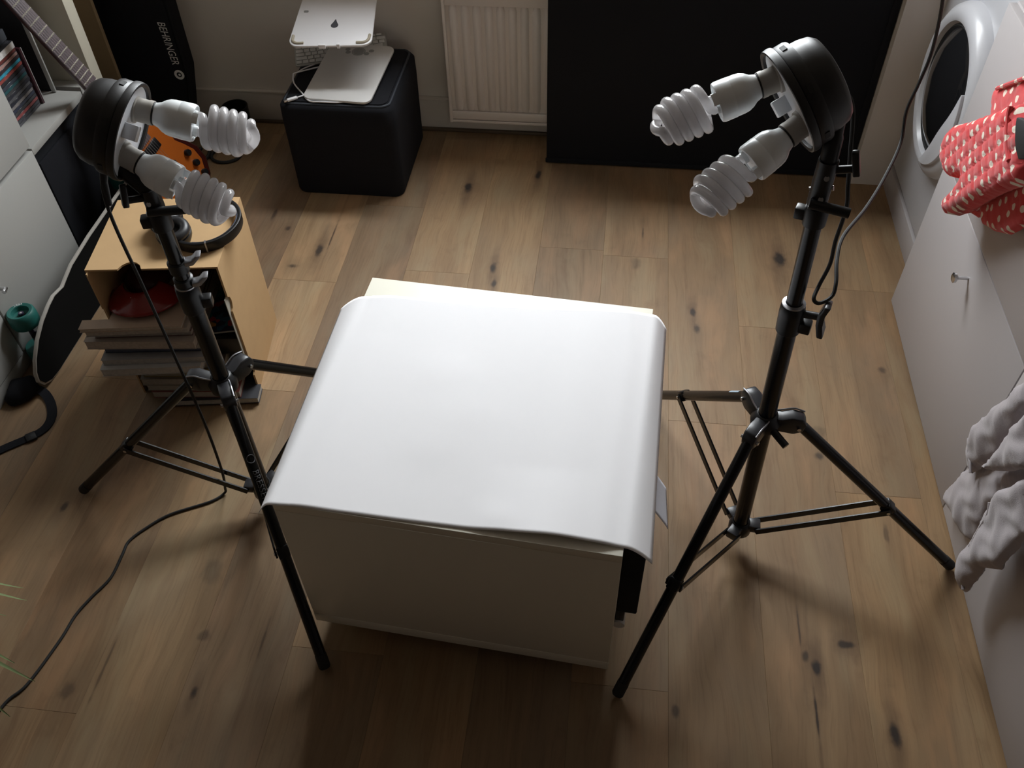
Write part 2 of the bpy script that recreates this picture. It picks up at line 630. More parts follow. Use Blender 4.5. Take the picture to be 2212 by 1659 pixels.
struct(MB().box(XL - .1, XR + .1, YF - .1, YO, 2.50, 2.62).build('ceiling', CEIL, base=(0, 0, 2.5)))
wn = struct(MB().box(WX0, WX1, YB + REVEAL, YO, WZ0, WZ0 + .05).build('window_1', TRIM, base=(-.5, YB + REVEAL, WZ0)))
MB().box(WX0, WX1, YB + REVEAL, YO, WZ1 - .05, WZ1).build('window_frame', TRIM, wn)
for x0, x1 in ((WX0, WX0 + .05), (WX1 - .05, WX1), ((WX0 + WX1) / 2 - .03, (WX0 + WX1) / 2 + .03)):
    MB().box(x0, x1, YB + REVEAL, YO, WZ0 + .05, WZ1 - .05).build('window_frame', TRIM, wn)
for x0, x1 in ((WX0 + .05, (WX0 + WX1) / 2 - .03), ((WX0 + WX1) / 2 + .03, WX1 - .05)):
    MB().box(x0, x1, YB + REVEAL + .028, YB + REVEAL + .034, WZ0 + .05, WZ1 - .05).build('pane', PANE, wn)
MB().box(WX0 - .04, WX1 + .04, YB - .02, YB + REVEAL, WZ0 - .025, WZ0).build('window_sill', TRIM, wn, bevel=.004)

# skirting boards with a thin rounded top
bb = struct(MB().box(XL, .85, YB - .016, YB, .004, .125).build('baseboard_back', TRIM, base=(-.6, YB - .016, 0), bevel=.004))
MB().box(XL, .85, YB - .020, YB, .125, .134).build('top_lip', TRIM, bb, bevel=.003)
MB().box(XL, .85, YB - .030, YB - .016, 0, .012).build('floor_bead', mat('bead_wood', (.10, .07, .045), .6), bb, bevel=.003)

# ------------------------------------------------------------------ radiator under the slope
rad = thing('radiator', (-.15, 2.97, .077), 'white ribbed panel radiator on the back wall beside the black panel', 'radiator')
RX0, RX1, RZ0, RZ1 = -.622, .30, .078, .62
MB().box(RX0, RX1, 2.968, 2.985, RZ0, RZ1).build('panel', RADW, rad, bevel=.004)
MB().box(RX0, RX0 + .010, 2.952, 2.968, RZ0, RZ1).build('side_flange', RADW, rad, bevel=.002)
MB().box(RX0 + .010, RX1, 2.954, 2.968, RZ0, RZ0 + .010).build('bottom_flange', RADW, rad, bevel=.002)
MB().box(RX0 + .010, RX1, 2.956, 2.968, RZ0 + .012, RZ0 + .045).build('bottom_band', RADW, rad, bevel=.004)
MB().box(RX0 + .010, RX1, 2.956, 2.968, .525, RZ1).build('top_band', RADW, rad, bevel=.004)
xr = RX0 + .022
while xr < RX1 - .03:
    w = .0300
    z0, z1 = RZ0 + .046, .524
    mb = MB()
    prof = [(xr, 2.968), (xr + .006, 2.957), (xr + w - .006, 2.957), (xr + w, 2.968)]
    prof2 = [(xr + .004, 2.968), (xr + .009, 2.965), (xr + w - .009, 2.965), (xr + w - .004, 2.968)]
    vs_ = [(x, y, z0) for x, y in prof2] + [(x, y, z0 + .018) for x, y in prof] + [(x, y, z1 - .018) for x, y in prof] + [(x, y, z1) for x, y in prof2]
    fs = [(a * 4 + i, a * 4 + i + 1, a * 4 + 5 + i, a * 4 + 4 + i) for a in range(3) for i in range(3)] + [(0, 3, 2, 1), (12, 13, 14, 15)]
    fs += [(a * 4, a * 4 + 4, a * 4 + 7, a * 4 + 3) for a in range(3)]
    mb.add(vs_, fs)
    mb.build('rib', RADW, rad, smooth=50)
    xr += .0415
for x in (-.50, .15):
    MB().box(x, x + .03, 2.985, 3.04, .15, .5).build('bracket', RADW, rad)

# ------------------------------------------------------------------ black cloth panel
pn = thing('backdrop_panel', (.3, 2.85, 0), 'tall black cloth-covered panel standing in front of the radiator', 'panel')
MB().box(-.245, .846, 2.833, 2.868, 0, .86).build('board', PANELB, pn, bevel=.006, segs=3)
MB().box(-.248, .848, 2.828, 2.836, .004, .022).build('hem', PANELB, pn, bevel=.003)
MB().box(.826, .849, 2.829, 2.835, .03, .85).build('side_hem', PANELB, pn, bevel=.002)

# ================================================================== RIGHT SIDE: cabinets, washing machine
CX = .888


def kitchen_cabinet(name, y0, y1, label, gap=.522, knob=None):
    t = thing(name, (CX + .3, (y0 + y1) / 2, 0), label, 'cabinet', 'white kitchen base cabinets')
    MB().box(CX + .019, CX + .58, y0 + .001, y1 - .001, .0, .95).build('carcass', CABW, t, bevel=.001)
    d = MB().box(CX, CX + .018, y0 + .0015, y1 - (.001 if y1 > 2 else .0015), .012, gap - .0015).build('door', CABW, t, bevel=.0012, segs=2)
    dr = MB().box(CX, CX + .018, y0 + .0015, y1 - (.001 if y1 > 2 else .0015), gap + .0015, .945).build('drawer_front', CABW, t, bevel=.0012)
    if knob:
        ky, kz = knob
        mb = MB()
        mb.lathe([(.0035, 0), (.0045, .004), (.0042, .022), (.006, .026), (.0125, .030), (.0128, .036), (.009, .0385)], frame((CX, ky, kz), (-1, 0, 0)), 24)
        k = mb.build('knob', STEEL, d)
        k['label'] = 'brushed steel mushroom knob'
    return t


c1 = kitchen_cabinet('kitchen_cabinet', 1.39, 2.165, 'white lacquered cabinet with steel knob beside the washing machine', knob=(1.775, .437))
c2 = kitchen_cabinet('kitchen_cabinet', .62, 1.388, 'white lacquered cabinet behind the hanging grey towel', knob=(1.05, .70))

wm = thing('washing_machine', (1.2, 2.49, 0), 'white front-loading washing machine in the corner beside the cabinets', 'washing machine')
MB().box(.966, 1.55, 2.192, 2.79, .105, .95).build('body', WMW, wm, bevel=.008, segs=3)
MB().box(.966, 1.5, 2.17, 2.79, 0, .088).build('plinth', CABW, wm, bevel=.001)
MB().box(.985, 1.5, 2.2, 2.78, .088, .105).build('foot_gap', BLKR, wm)
dm = frame((.966, 2.470, .545), (-1, 0, 0), (0, 0, 1))
ring = MB().lathe([(.245, 0), (.245, .012), (.238, .030), (.222, .042), (.205, .046), (.192, .041), (.186, .030), (.180, .020)], dm, 72, cap0=False, cap1=False).build('door_ring', WMW, wm)
MB().lathe([(.186, .028), (.180, .033), (.174, .029)], dm, 72, cap0=False, cap1=False).build('door_seal', BLKR, ring)
MB().lathe([(.181, .022), (.175, .030), (.12, .052), (.06, .062), (.001, .064)], dm, 64, cap0=False).build('door_glass', GLASSD, wm)
# the white grip that cuts into the glass on the cabinet side
mb = MB()
gp = []
for i in range(25):
    a = radians(-50 + i * 4.3)
    gp.append((.204 * cos(a), .204 * sin(a)))
inn = []
for i in range(25):
    a = radians(-50 + i * 4.3)
    rr = .200 - .072 * sin(pi * i / 24) ** .8
    inn.append((rr * cos(a), rr * sin(a)))
poly = gp + inn[::-1]
# local frame x = up, y = z cross x; grip towards the cabinet (-Y world) lower side
gm = dm @ Matrix.Rotation(radians(-116), 4, 'Z')
mb.prism(poly, .028, .054, lambda u, v, d: gm @ V((u, v, d)))
mb.build('door_grip', WMW, wm, bevel=.006, segs=3)

# hook above the mitts and a hanging knob above the towel are out of the picture but hold them up
# ------------------------------------------------------------------ padded cloth shapes


def padded(mb, poly, xc, thick, side=1, step=.007, quilt=0.0, fold=None, back=True, soft=.030):
    """inflated cushion between two skins; poly in (y, z); xc = world x of the mid plane"""
    n = len(poly)
    pts = []
    for i in range(n):
        a, b = V(poly[i]), V(poly[(i + 1) % n])
        m = max(1, int((b - a).length / step))
        pts += [a + (b - a) * j / m for j in range(m)]
    nb = len(pts)
    ys = [p.x for p in pts]
    zs = [p.y for p in pts]

    def inside(q):
        c = False
        j = nb - 1
        for i in range(nb):
            if (pts[i].y > q.y) != (pts[j].y > q.y) and q.x < (pts[j].x - pts[i].x) * (q.y - pts[i].y) / (pts[j].y - pts[i].y) + pts[i].x:
                c = not c
            j = i
        return c

    def dist(q):
        return min((q - p).length for p in pts)
    inner = []
    y = min(ys)
    row = 0
    while y < max(ys):
        z = min(zs) + (row % 2) * step * .5
        while z < max(zs):
            q = V((y, z))
            if inside(q) and dist(q) > step * .55:
                inner.append(q)
            z += step
        y += step * .87
        row += 1
    allp = pts + inner
    vo, eo, fo, *_ = delaunay_2d_cdt(allp, [(i, (i + 1) % nb) for i in range(nb)], [list(range(nb))], 1, 1e-6)
    T = []
    for p in vo:
        d = dist(p)
        t = thick * (1 - (1 - min(d / soft, 1)) ** 2) ** .5
        if quilt:
            a = (p.x * .8 + p.y * .6) / .034
            b = (p.x * .6 - p.y * .8) / .034
            q = min(abs(sin(a * pi)), abs(sin(b * pi)))
            t *= 1 - quilt * (1 - min(q * 2.2, 1)) ** 2
        T.append(t)
    m = len(vo)
    F = [fold(p.x, p.y) if fold else 0 for p in vo]
    vs_ = [(xc - t - f, p.x, p.y) for p, t, f in zip(vo, T, F)] + [(xc + t * .6 - f, p.x, p.y) for p, t, f in zip(vo, T, F)]
    fs = [tuple(f) for f in fo] + [tuple(m + i for i in reversed(f)) for f in fo]
    # seam: weld boundary by side strips
    bi = [i for i in range(nb)]
    fs += [(bi[i], bi[(i + 1) % nb], m + bi[(i + 1) % nb], m + bi[i]) for i in range(nb)]
    mb.add(vs_, fs)





def yz(px, py, x):
    """picture measurements taken once, turned into the cabinet's own (y, z) plane at depth x"""
    d = r2 * ((px - 1106) / F_PX) + u2 * (-(py - 829.5) / F_PX) + fwd
    k = x / d.x
    return (d.y * k, 1.9 + d.z * k)


def mz(zx, zy, x):      # measurement grid of the mitts
    return yz(2010 + zx * .2411, 140 + zy * .2411, x)


def tz(zx, zy, x):      # measurement grid of the towel
    return yz(2012 + zx * .3135, 780 + zy * .3135, x)


m1 = [(900, 330), (700, 395), (560, 450), (400, 508), (300, 528), (245, 575), (200, 680), (165, 800), (170, 870), (195, 970), (230, 1013), (280, 1022), (330, 1003), (362, 1000),
      (300, 1090), (225, 1160), (185, 1225), (175, 1290), (200, 1342), (260, 1355), (330, 1330), (450, 1262), (560, 1195), (700, 1130), (900, 1070), (960, 900), (960, 600)]
t1 = thing('oven_mitt', (.82, 1.75, .72), 'red white-dotted oven mitt in front, thumb pointing to the floor', 'oven mitt', 'dotted oven mitts')
mb = MB()
padded(mb, [mz(a, b, .815) for a, b in m1], .815, .034, quilt=.22)
mb.build('mitt_body', DOTS, t1, smooth=60)
# bound cuff edge; a black patch stands in for the shaded opening
cuff = [mz(a, b, .80) for a, b in ((800, 372), (778, 470), (768, 620), (772, 760), (786, 860))]
MB().tube(smooth_path([(.783, a, b) for a, b in cuff], 6), .0055, 8).build('cuff_binding', DOTS, t1)
mb = MB()
op = [mz(a, b, .79) for a, b in ((825, 470), (812, 560), (808, 680), (815, 760), (840, 850), (900, 850), (960, 700), (940, 520))]
mb.prism(op, .778, .792, lambda u, v, d: V((d, u, v)))
mb.build('cuff_shade_patch', BLKR, t1, bevel=.003)

m2 = [(600, 205), (585, 260), (572, 340), (560, 600), (540, 900), (500, 1150), (480, 1262), (420, 1270), (372, 1290), (368, 1335), (415, 1370), (478, 1352), (474, 1400), (492, 1445), (560, 1490), (650, 1510), (710, 1522),
      (790, 1480), (900, 1400), (960, 1100), (980, 600), (960, 200), (900, 95), (760, 145)]
t2m = thing('oven_mitt', (.86, 1.72, .62), 'red white-dotted oven mitt hanging behind the other mitt', 'oven mitt', 'dotted oven mitts')
mb = MB()
padded(mb, [mz(a, b, .862) for a, b in m2], .866, .020, quilt=.14, step=.009)
mb.build('mitt_body', DOTS, t2m, smooth=60)
MB().tube([(.846, *mz(a, b, .846)) for a, b in ((598, 212), (760, 150), (900, 100))], .005, 8).build('cuff_binding', DOTS, t2m)
# the hook they hang from (above the frame)
hk = thing('wall_hook', (.87, 1.60, .90), 'small steel hook on the cabinet holding the oven mitts', 'hook')
MB().tube(smooth_path([(.889, 1.62, .93), (.86, 1.62, .925), (.82, 1.62, .905), (.80, 1.62, .92)], 6), .003, 8).build('hook', STEEL, hk)

# towel: three overlapping folds of linen
tw = thing('tea_towel', (.86, 1.2, .4), 'crumpled grey linen towel hanging from a cabinet at right', 'towel')
fa = lambda y, z: .0045 * sin((y * .9 + z * .45) * 42) + .0022 * sin((y * .5 - z * 1.1) * 55) + .0016 * sin((y * 1.1 + z * .2) * 110 + 2 * sin(z * 60)) + .0007 * sin((y * .7 - z * 1.2) * 260 + 3 * sin(y * 50))
A = [(700, 100), (560, 230), (470, 310), (375, 405), (330, 440), (285, 520), (252, 620), (262, 700), (265, 775), (310, 745), (380, 700), (470, 640), (560, 520), (700, 300)]
B = [(290, 700), (250, 735), (192, 768), (200, 782), (150, 830), (95, 890), (92, 925), (110, 985), (130, 1020), (160, 1080), (195, 1180), (235, 1215), (262, 1240), (320, 1170), (400, 1010), (520, 960), (700, 950), (700, 700), (450, 680)]
Cc = [(700, 740), (560, 760), (430, 755), (365, 742), (372, 705), (450, 640), (520, 520), (600, 430), (700, 330)]
D = [(700, 800), (520, 880), (420, 970), (385, 1060), (330, 1150), (290, 1230), (250, 1300), (222, 1400), (206, 1480), (210, 1575), (222, 1592), (262, 1582), (310, 1510), (385, 1425), (490, 1440), (560, 1360), (640, 1240), (700, 1200)]
for nm, P, xc, th in (('back_fold', B, .866, .010), ('upper_fold', A, .846, .020), ('side_fold', Cc, .832, .022), ('lower_fold', D, .838, .022)):
    mb = MB()
    padded(mb, [tz(a, b, xc) for a, b in P], xc, th, step=.008, fold=fa, soft=.045)
    mb.build(nm, LINEN, tw, smooth=70)
# stitched hem along the lower fold
MB().tube(smooth_path([(.826, *tz(a, b, .826)) for a, b in ((400, 975), (388, 1060), (335, 1150), (292, 1230), (255, 1300), (228, 1400), (213, 1480), (218, 1575))], 6), .0035, 8).build('hem', LINEN, tw)
MB().tube(smooth_path([(.836, *tz(a, b, .836)) for a, b in ((375, 405), (332, 440), (290, 520), (258, 620), (266, 700), (268, 770))], 6), .0035, 8).build('hem', LINEN, tw)

# ================================================================== LEFT SIDE: storage unit
SX = -1.684
su = thing('storage_unit', (-1.88, 1.9, 0), 'white storage unit with doors and open shelf at left edge', 'storage unit')
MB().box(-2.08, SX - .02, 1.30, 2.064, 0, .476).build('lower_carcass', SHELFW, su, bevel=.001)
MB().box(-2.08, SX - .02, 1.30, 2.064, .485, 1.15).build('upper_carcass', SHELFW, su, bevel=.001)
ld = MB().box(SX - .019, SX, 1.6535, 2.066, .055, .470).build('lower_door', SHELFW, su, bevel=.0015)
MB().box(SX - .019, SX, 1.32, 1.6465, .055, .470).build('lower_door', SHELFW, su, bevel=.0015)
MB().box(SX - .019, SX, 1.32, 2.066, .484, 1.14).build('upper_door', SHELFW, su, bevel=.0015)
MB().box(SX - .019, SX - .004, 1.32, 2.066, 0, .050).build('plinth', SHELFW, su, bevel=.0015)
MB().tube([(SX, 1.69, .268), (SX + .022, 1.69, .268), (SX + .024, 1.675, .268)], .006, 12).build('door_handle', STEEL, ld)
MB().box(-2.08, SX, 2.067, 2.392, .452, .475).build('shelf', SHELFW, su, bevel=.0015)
MB().box(-2.09, SX, 2.480, 2.532, 0, 1.15).build('end_panel', mat('cream_edge', (.62, .585, .48), .5), su, bevel=.0015)
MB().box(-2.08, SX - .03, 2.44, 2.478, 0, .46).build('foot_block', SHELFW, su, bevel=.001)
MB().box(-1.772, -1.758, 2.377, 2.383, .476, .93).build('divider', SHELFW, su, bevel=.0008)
MB().box(-2.08, -1.87, 2.067, 2.479, .93, .952).build('shelf', SHELFW, su, bevel=.0015)  # unseen upper board, added to shade the open compartment below
MB().box(-2.074, -1.775, 2.384, 2.392, .476, .93).build('black_insert', mat('black_back_panel', (.012, .012, .014), .8), su)
MB().box(-2.085, -2.075, 2.067, 2.48, 0, 1.15).build('back_panel', mat('black_back_panel', (.012, .012, .014), .8), su)

# CD cases: a stack lying flat, spines towards the room
cd_cols = [(.70, .68, .66), (.16, .045, .04), (.42, .25, .22), (.05, .035, .04), (.05, .30, .42), (.30, .07, .06), (.035, .035, .04), (.05, .06, .08), (.03, .09, .10), (.06, .06, .065),
           (.035, .035, .045), (.10, .10, .11), (.03, .03, .04), (.22, .20, .20), (.04, .045, .07), (.055, .055, .06), (.28, .07, .07), (.05, .05, .06), (.07, .07, .08)]
names = ['white wide', 'dark red', 'pale pink', 'black', 'bright blue', 'brick red', 'charcoal', 'slate', 'dark green', 'dark grey', 'black-blue', 'mid grey', 'near-black', 'light grey', 'navy', 'graphite', 'red and white', 'smoky', 'grey-black']
ordw = ['topmost', 'second', 'third', 'fourth', 'fifth', 'sixth', 'seventh', 'eighth', 'ninth', 'tenth', 'eleventh', 'twelfth', 'thirteenth', 'fourteenth', 'fifteenth', 'sixteenth', 'seventeenth', 'second from bottom', 'bottom']
hs = [.020] + [.0104] * 18
z = .4755
for i in range(len(hs) - 1, -1, -1):
    h = hs[i]
    jx, jy = random.uniform(-.0015, .0015), random.uniform(-.002, .002)
    x1, y0 = -1.771 + jx, 2.166 + jy
    t = thing('cd_case', (x1 - .06, y0 + .07, z), f'{names[i]} disc case, {ordw[i]} {"in" if i > 16 else "from top in"} the stack on the white shelf', 'disc case', 'stacked disc cases on the shelf')
    mt = mat('cd_spine_%02d' % i, cd_cols[i], .35, noise=.45, nscale=140)
    MB().box(x1 - .124, x1 - .0012, y0, y0 + .140, z + .0006, z + h - .0006).build('case', mat('cd_plastic', (.05, .05, .055), .2), t, bevel=.0008, segs=1)
    MB().box(x1 - .0014, x1, y0 + .004, y0 + .136, z + .0012, z + h - .0012).build('spine', mt, t)
    z += h
# a dark clear case lying across the top, and a slim dark case leaning at the far side
t = thing('cd_case', (-1.80, 2.24, z), 'dark translucent box lying on top of the disc cases', 'disc case', 'stacked disc cases on the shelf')
MB().box(-1.91, -1.79, 2.20, 2.312, z, z + .032).build('case', mat('smoke_plastic', (.06, .065, .075), .2), t, bevel=.002)
t = thing('cd_case', (-1.80, 2.315, .4755), 'slim maroon case standing upright behind the disc stack', 'disc case', 'stacked disc cases on the shelf')
MB().box(-1.90, -1.766, 2.3095, 2.318, .4757, .655).build('case', mat('maroon_plastic', (.05, .014, .02), .3), t, bevel=.0015)
MB().box(-1.767, -1.7645, 2.3155, 2.3185, .4757, .655).build('edge', mat('pale_edge', (.30, .28, .27), .4), t)

# black amplifier under the shelf
am = thing('amplifier_cabinet', (-1.88, 2.25, 0), 'black cloth-fronted amplifier box under the white shelf', 'amplifier')
MB().box(-2.07, -1.715, 2.075, 2.43, 0, .43).build('body', PANELB, am, bevel=.008)
MB().box(-1.716, -1.706, 2.10, 2.405, .03, .40).build('grille', FABB, am, bevel=.003)

# gig bag with lettering, brown board
BRY = 2.93
gb = thing('speaker_bag', (-1.80, 2.94, 0), 'tall black case with white lettering leaning on the back wall', 'case')
poly = [(-1.985, .02), (-1.97, 0), (-1.70, 0), (-1.665, .03), (-1.645, .075), (-1.632, .13), (-1.606, .25), (-1.604, .45), (-1.598, .75), (-1.62, .90), (-1.70, .95), (-1.95, .95), (-1.985, .9)]
mb = MB()
mb.prism(poly, 2.920, 3.018, lambda u, v, d: V((u, d, v)))
mb.build('bag_body', FABB, gb, bevel=.012, segs=3)
mb = MB()
mb.tube(smooth_path([(a + .003, 2.924, b) for a, b in poly[2:9]], 4), .004, 8)
mb.build('piping', PANELB, gb)
# lettering runs down along the right edge
LN = V((-1.640, 0, .458)), V((-1.632, 0, .277))


def bag_text(x, y):
    a, b = LN
    d = (b - a).normalized()
    c = (a + b) / 2
    nrm = V((-d.z, 0, d.x))
    p = c + d * x + V((.99, 0, -.06)) * y
    return V((p.x, 2.9192, p.z))


text_part('BEHRINGER', .031, lambda x, y: bag_text(x, y * 1.35), 'lettering', INKW, gb)
mb = MB()
mb.lathe([(.010, 0), (.019, 0), (.019, .0006), (.010, .0006)], frame((-1.631, 2.9195, .247), (0, -1, 0)), 32, cap0=False, cap1=False)
mb.lathe([(.0001, 0), (.0045, 0), (.0045, .0006), (.0001, .0006)], frame((-1.630, 2.9195, .247), (0, -1, 0)), 16)
mb.build('round_emblem', INKW, gb, smooth=0)
bbd = MB().box(-1.98, -1.790, 2.785, 2.803, 0, 1.0).build('wooden_board', WOODBR, base=(-1.88, 2.79, 0), bevel=.003)
tag(bbd, 'plain brown wooden board standing between shelf end and black case', 'board')

# ------------------------------------------------------------------ electric guitar leaning on the shelf
gt = thing('electric_guitar', (-1.45, 2.42, 0), 'orange electric guitar leaning back against the white shelf', 'guitar')
g_end = V((-1.435, 2.415, .035))
g_neck = V((-1.632, 2.350, .530))
gz = (g_neck - g_end).normalized()                       # along the guitar, body to head
gn = V((.93, -.22, .30))
gn = (gn - gz * gn.dot(gz)).normalized()                 # face of the guitar
gx = gz.cross(gn)
GM = Matrix((gx, gz, gn)).transposed().to_4x4()
GM.translation = g_end
half = [(0, 0), (.07, .004), (.125, .03), (.158, .08), (.160, .13), (.140, .175), (.118, .215), (.120, .25), (.138, .29), (.148, .335), (.140, .375), (.118, .385), (.085, .355), (.055, .33), (.030, .325)]
bp_ = [(x, y) for x, y in half] + [(-x, y) for x, y in reversed(half[1:])]
mb = MB()
mb.prism(bp_, -.022, .018, lambda u, v, d: GM @ V((u, v, d)))
bd = mb.build('guitar_body', SUNB, gt, bevel=.008, segs=3)
mb = MB()
mb.prism([(x * .84, .17 + (y - .17) * .86) for x, y in bp_], .0178, .0192, lambda u, v, d: GM @ V((u, v, d)))
mb.build('orange_top', ORANGE, bd)
MB().box(-.045, .045, .085, .105, .019, .030, GM).build('bridge', STEEL, gt, bevel=.002)
for yy in (.14, .24):
    MB().box(-.042, .042, yy, yy + .035, .019, .027, GM).build('pickup', BLK, gt, bevel=.003)
for i in range(3):
    MB().lathe([(.011, .018), (.012, .03), (.010, .034)], GM @ Matrix.Translation((.10, .06 + i * .045, 0)), 20).build('control_knob', BLK, gt)
mb = MB()
prof = [(-.026, .016), (-.025, .004), (-.016, -.006), (0, -.009), (.016, -.006), (.025, .004), (.026, .016)]
vs_ = []
for yy, sc in ((.30, 1.12), (1.10, .80)):
    vs_ += [GM @ V((x * sc, yy, z + .006)) for x, z in prof]
n = len(prof)
mb.add(vs_, [(i, i + 1, n + i + 1, n + i) for i in range(n - 1)] + [(0, n, 2 * n - 1, n - 1), tuple(range(n)), tuple(range(2 * n - 1, n - 1, -1))])
mb.build('neck', NECK, gt)
mb = MB()
mb.add([GM @ V((x * s, yy, zz)) for yy, s in ((.285, 1.12), (1.10, .80)) for x in (-.026, .026) for zz in (.0215, .027)],
       [(0, 1, 3, 2), (4, 6, 7, 5), (0, 4, 5, 1), (2, 3, 7, 6), (1, 5, 7, 3), (0, 2, 6, 4)])
fb_ = mb.build('fingerboard', ROSE, gt)
SC = .864
for k in range(1, 22):
    yy = 1.10 - (SC - SC / 2 ** (k / 12))
    if yy < .30:
        break
    s = 1.12 + (.80 - 1.12) * (yy - .285) / .815
    MB().tube([GM @ V((-.0255 * s, yy, .0272)), GM @ V((.0255 * s, yy, .0272))], .0021, 6).build('fret', FRET, fb_)
for k in range(6):
    x = -.0195 + k * .0078
    MB().tube([GM @ V((x * 1.3, .095, .031)), GM @ V((x * .86, 1.10, .0305))], .00035 + .00010 * (5 - k), 5).build('string', SCUFF, gt)
hp = [(-.022, 1.095), (.022, 1.095), (.040, 1.14), (.038, 1.26), (.018, 1.285), (-.018, 1.285), (-.038, 1.26), (-.040, 1.14)]
mb = MB()
mb.prism(hp, .002, .018, lambda u, v, d: GM @ V((u, v, d)))
mb.build('headstock', NECK, gt, bevel=.002)

# guitar stand with padded loops
gs = thing('guitar_stand', (-1.49, 2.73, 0), 'black tube floor stand with rubber loops behind the guitar', 'stand')
MB().tube(smooth_path([(-1.57, 2.80, .012), (-1.585, 2.745, .009), (-1.555, 2.722, .009), (-1.528, 2.745, .009), (-1.53, 2.80, .02)], 8), .0065, 8).build('foot_loop', BLKR, gs)
MB().tube([(-1.463 + .056 * cos(a), 2.772 + .050 * sin(a), .006) for a in [2 * pi * i / 36 for i in range(36)]], .006, 8, closed=True).build('foot_ring', BLKR, gs)
MB().tube([(-1.515, 2.83, .04), (-1.463, 2.822, .008)], .007, 8).build('link_tube', BLKM, gs)
cp = thing('black_cup', (-1.455, 2.915, 0), 'small black cup by the skirting board, behind the bulbs', 'cup')
MB().lathe([(.040, 0), (.046, .005), (.050, .115), (.050, .12), (.046, .12), (.040, .02), (.001, .018)], frame((-1.455, 2.93, 0), (0, 0, 1)), 36, cap1=False).build('cup_wall', BLK, cp)
wc = MB().tube(smooth_path([(-1.66, 2.71, .06), (-1.60, 2.70, .012), (-1.565, 2.705, .006), (-1.53, 2.66, .005), (-1.49, 2.60, .004)], 8), .004, 8).build('white_cable', WHITEP, base=(-1.57, 2.68, 0))
tag(wc, 'short white cable on the floor beside the orange guitar', 'cable')

# ------------------------------------------------------------------ black cube ottoman and what lies on it
OT = .352
ot = thing('ottoman', (-.93, 2.78, 0), 'black fabric cube ottoman against the back wall', 'ottoman')
mb = MB()
lv = [(0, .000), (.01, .004), (.12, .004), (.28, .006), (.335, .004), (OT - .006, -.006), (OT, -.022)]
ring_n = None
vs_, fs = [], []
for zz, o in lv:
    P = rrect(-1.124 - o, -.738 + o, 2.573 - o, 2.985 + o * .5, .035 + max(0, o), 6)
    ring_n = len(P)
    vs_ += [(x, y, zz) for x, y in P]
for i in range(len(lv) - 1):
    for k in range(ring_n):
        k2 = (k + 1) % ring_n
        fs.append((i * ring_n + k, i * ring_n + k2, (i + 1) * ring_n + k2, (i + 1) * ring_n + k))
fs += [tuple(range(ring_n)), tuple((len(lv) - 1) * ring_n + k for k in range(ring_n))]
mb.add(vs_, fs)
mb.build('cover', FABB, ot, smooth=60)
P = rrect(-1.124 + .012, -.738 - .012, 2.573 + .012, 2.985 - .012, .03, 6)
MB().tube([(x, y, OT - .003 - .0012 * sin(i)) for i, (x, y) in enumerate(P)], .0042, 8, closed=True).build('seam_piping', PIPE, ot)
MB().prism(rrect(-1.124 + .020, -.738 - .020, 2.573 + .020, 2.985 - .020, .03, 6), OT - .004, OT + .002, lambda u, v, d: V((u, v, d))).build('top_cushion', FABB, ot, bevel=.002)
TOP = OT + .0025

# pen tablet
pt = thing('pen_tablet', (-.92, 2.75, TOP), 'silver pen tablet with round touch dial lying on the ottoman', 'tablet')
PR = Matrix.Translation((-.918, 2.760, TOP + .0125)) @ Matrix.Rotation(radians(-3.5), 4, 'Z') @ Matrix.Rotation(radians(4.2), 4, 'X')
mb = MB()
mb.prism(rrect(-.118, .118, -.17, .17, .028, 8), .001, .010, lambda u, v, d: PR @ V((u, v, d)))
mb.build('slab', SILV, pt, bevel=.003)
mb = MB()
mb.lathe([(.0205, .0098), (.0215, .0112), (.0235, .0112), (.0245, .0098)], PR @ Matrix.Translation((-.004, .122, 0)), 40, cap0=False, cap1=False)
mb.build('touch_ring', SILV2, pt)
MB().lathe([(.001, .0105), (.0185, .0105), (.0195, .0099)], PR @ Matrix.Translation((-.004, .122, 0)), 32).build('dial', SILV2, pt)
for bx, by in ((-.040, .114), (-.046, .132), (.028, .112), (.040, .131)):
    MB().lathe([(.001, .0108), (.0085, .0108), (.0095, .0099)], PR @ Matrix.Translation((bx, by, 0)), 24).build('button', SILV2, pt)
cord = MB().tube(smooth_path([(-.955, 2.87, TOP + .02), (-1.00, 2.825, TOP + .012), (-1.06, 2.80, TOP + .006), (-1.115, 2.765, TOP + .005), (-1.118, 2.745, TOP + .005), (-1.10, 2.695, TOP + .004), (-1.055, 2.635, TOP + .004), (-1.02, 2.592, TOP + .003),
                               (-.98, 2.588, TOP + .003), (-.93, 2.588, TOP + .003), (-.90, 2.593, TOP + .003)], 8), .0026, 8).build('cord', WHITEP, pt)
cord2 = MB().tube(smooth_path([(-1.112, 2.768, TOP + .004), (-1.095, 2.80, TOP + .004), (-1.065, 2.83, TOP + .004), (-1.04, 2.85, TOP + .004)], 6), .0024, 8).build('cord_loop', WHITEP, pt)
mb = MB()
pm = Matrix.Translation((-1.075, 2.598, TOP)) @ Matrix.Rotation(radians(38), 4, 'Z')
mb.box(-.022, .014, -.0065, .0065, .001, .009, pm)
plug = mb.build('usb_plug', WHITEP, pt, bevel=.0025)
MB().box(-.034, -.022, -.005, .005, .0025, .0075, pm).build('usb_contact', STEEL, plug, bevel=.0008)
MB().tube(smooth_path([pm @ V((.014, 0, .005)), pm @ V((.04, .002, .004)), pm @ V((.07, .01, .004))], 6), .0024, 8).build('plug_cord', WHITEP, plug)

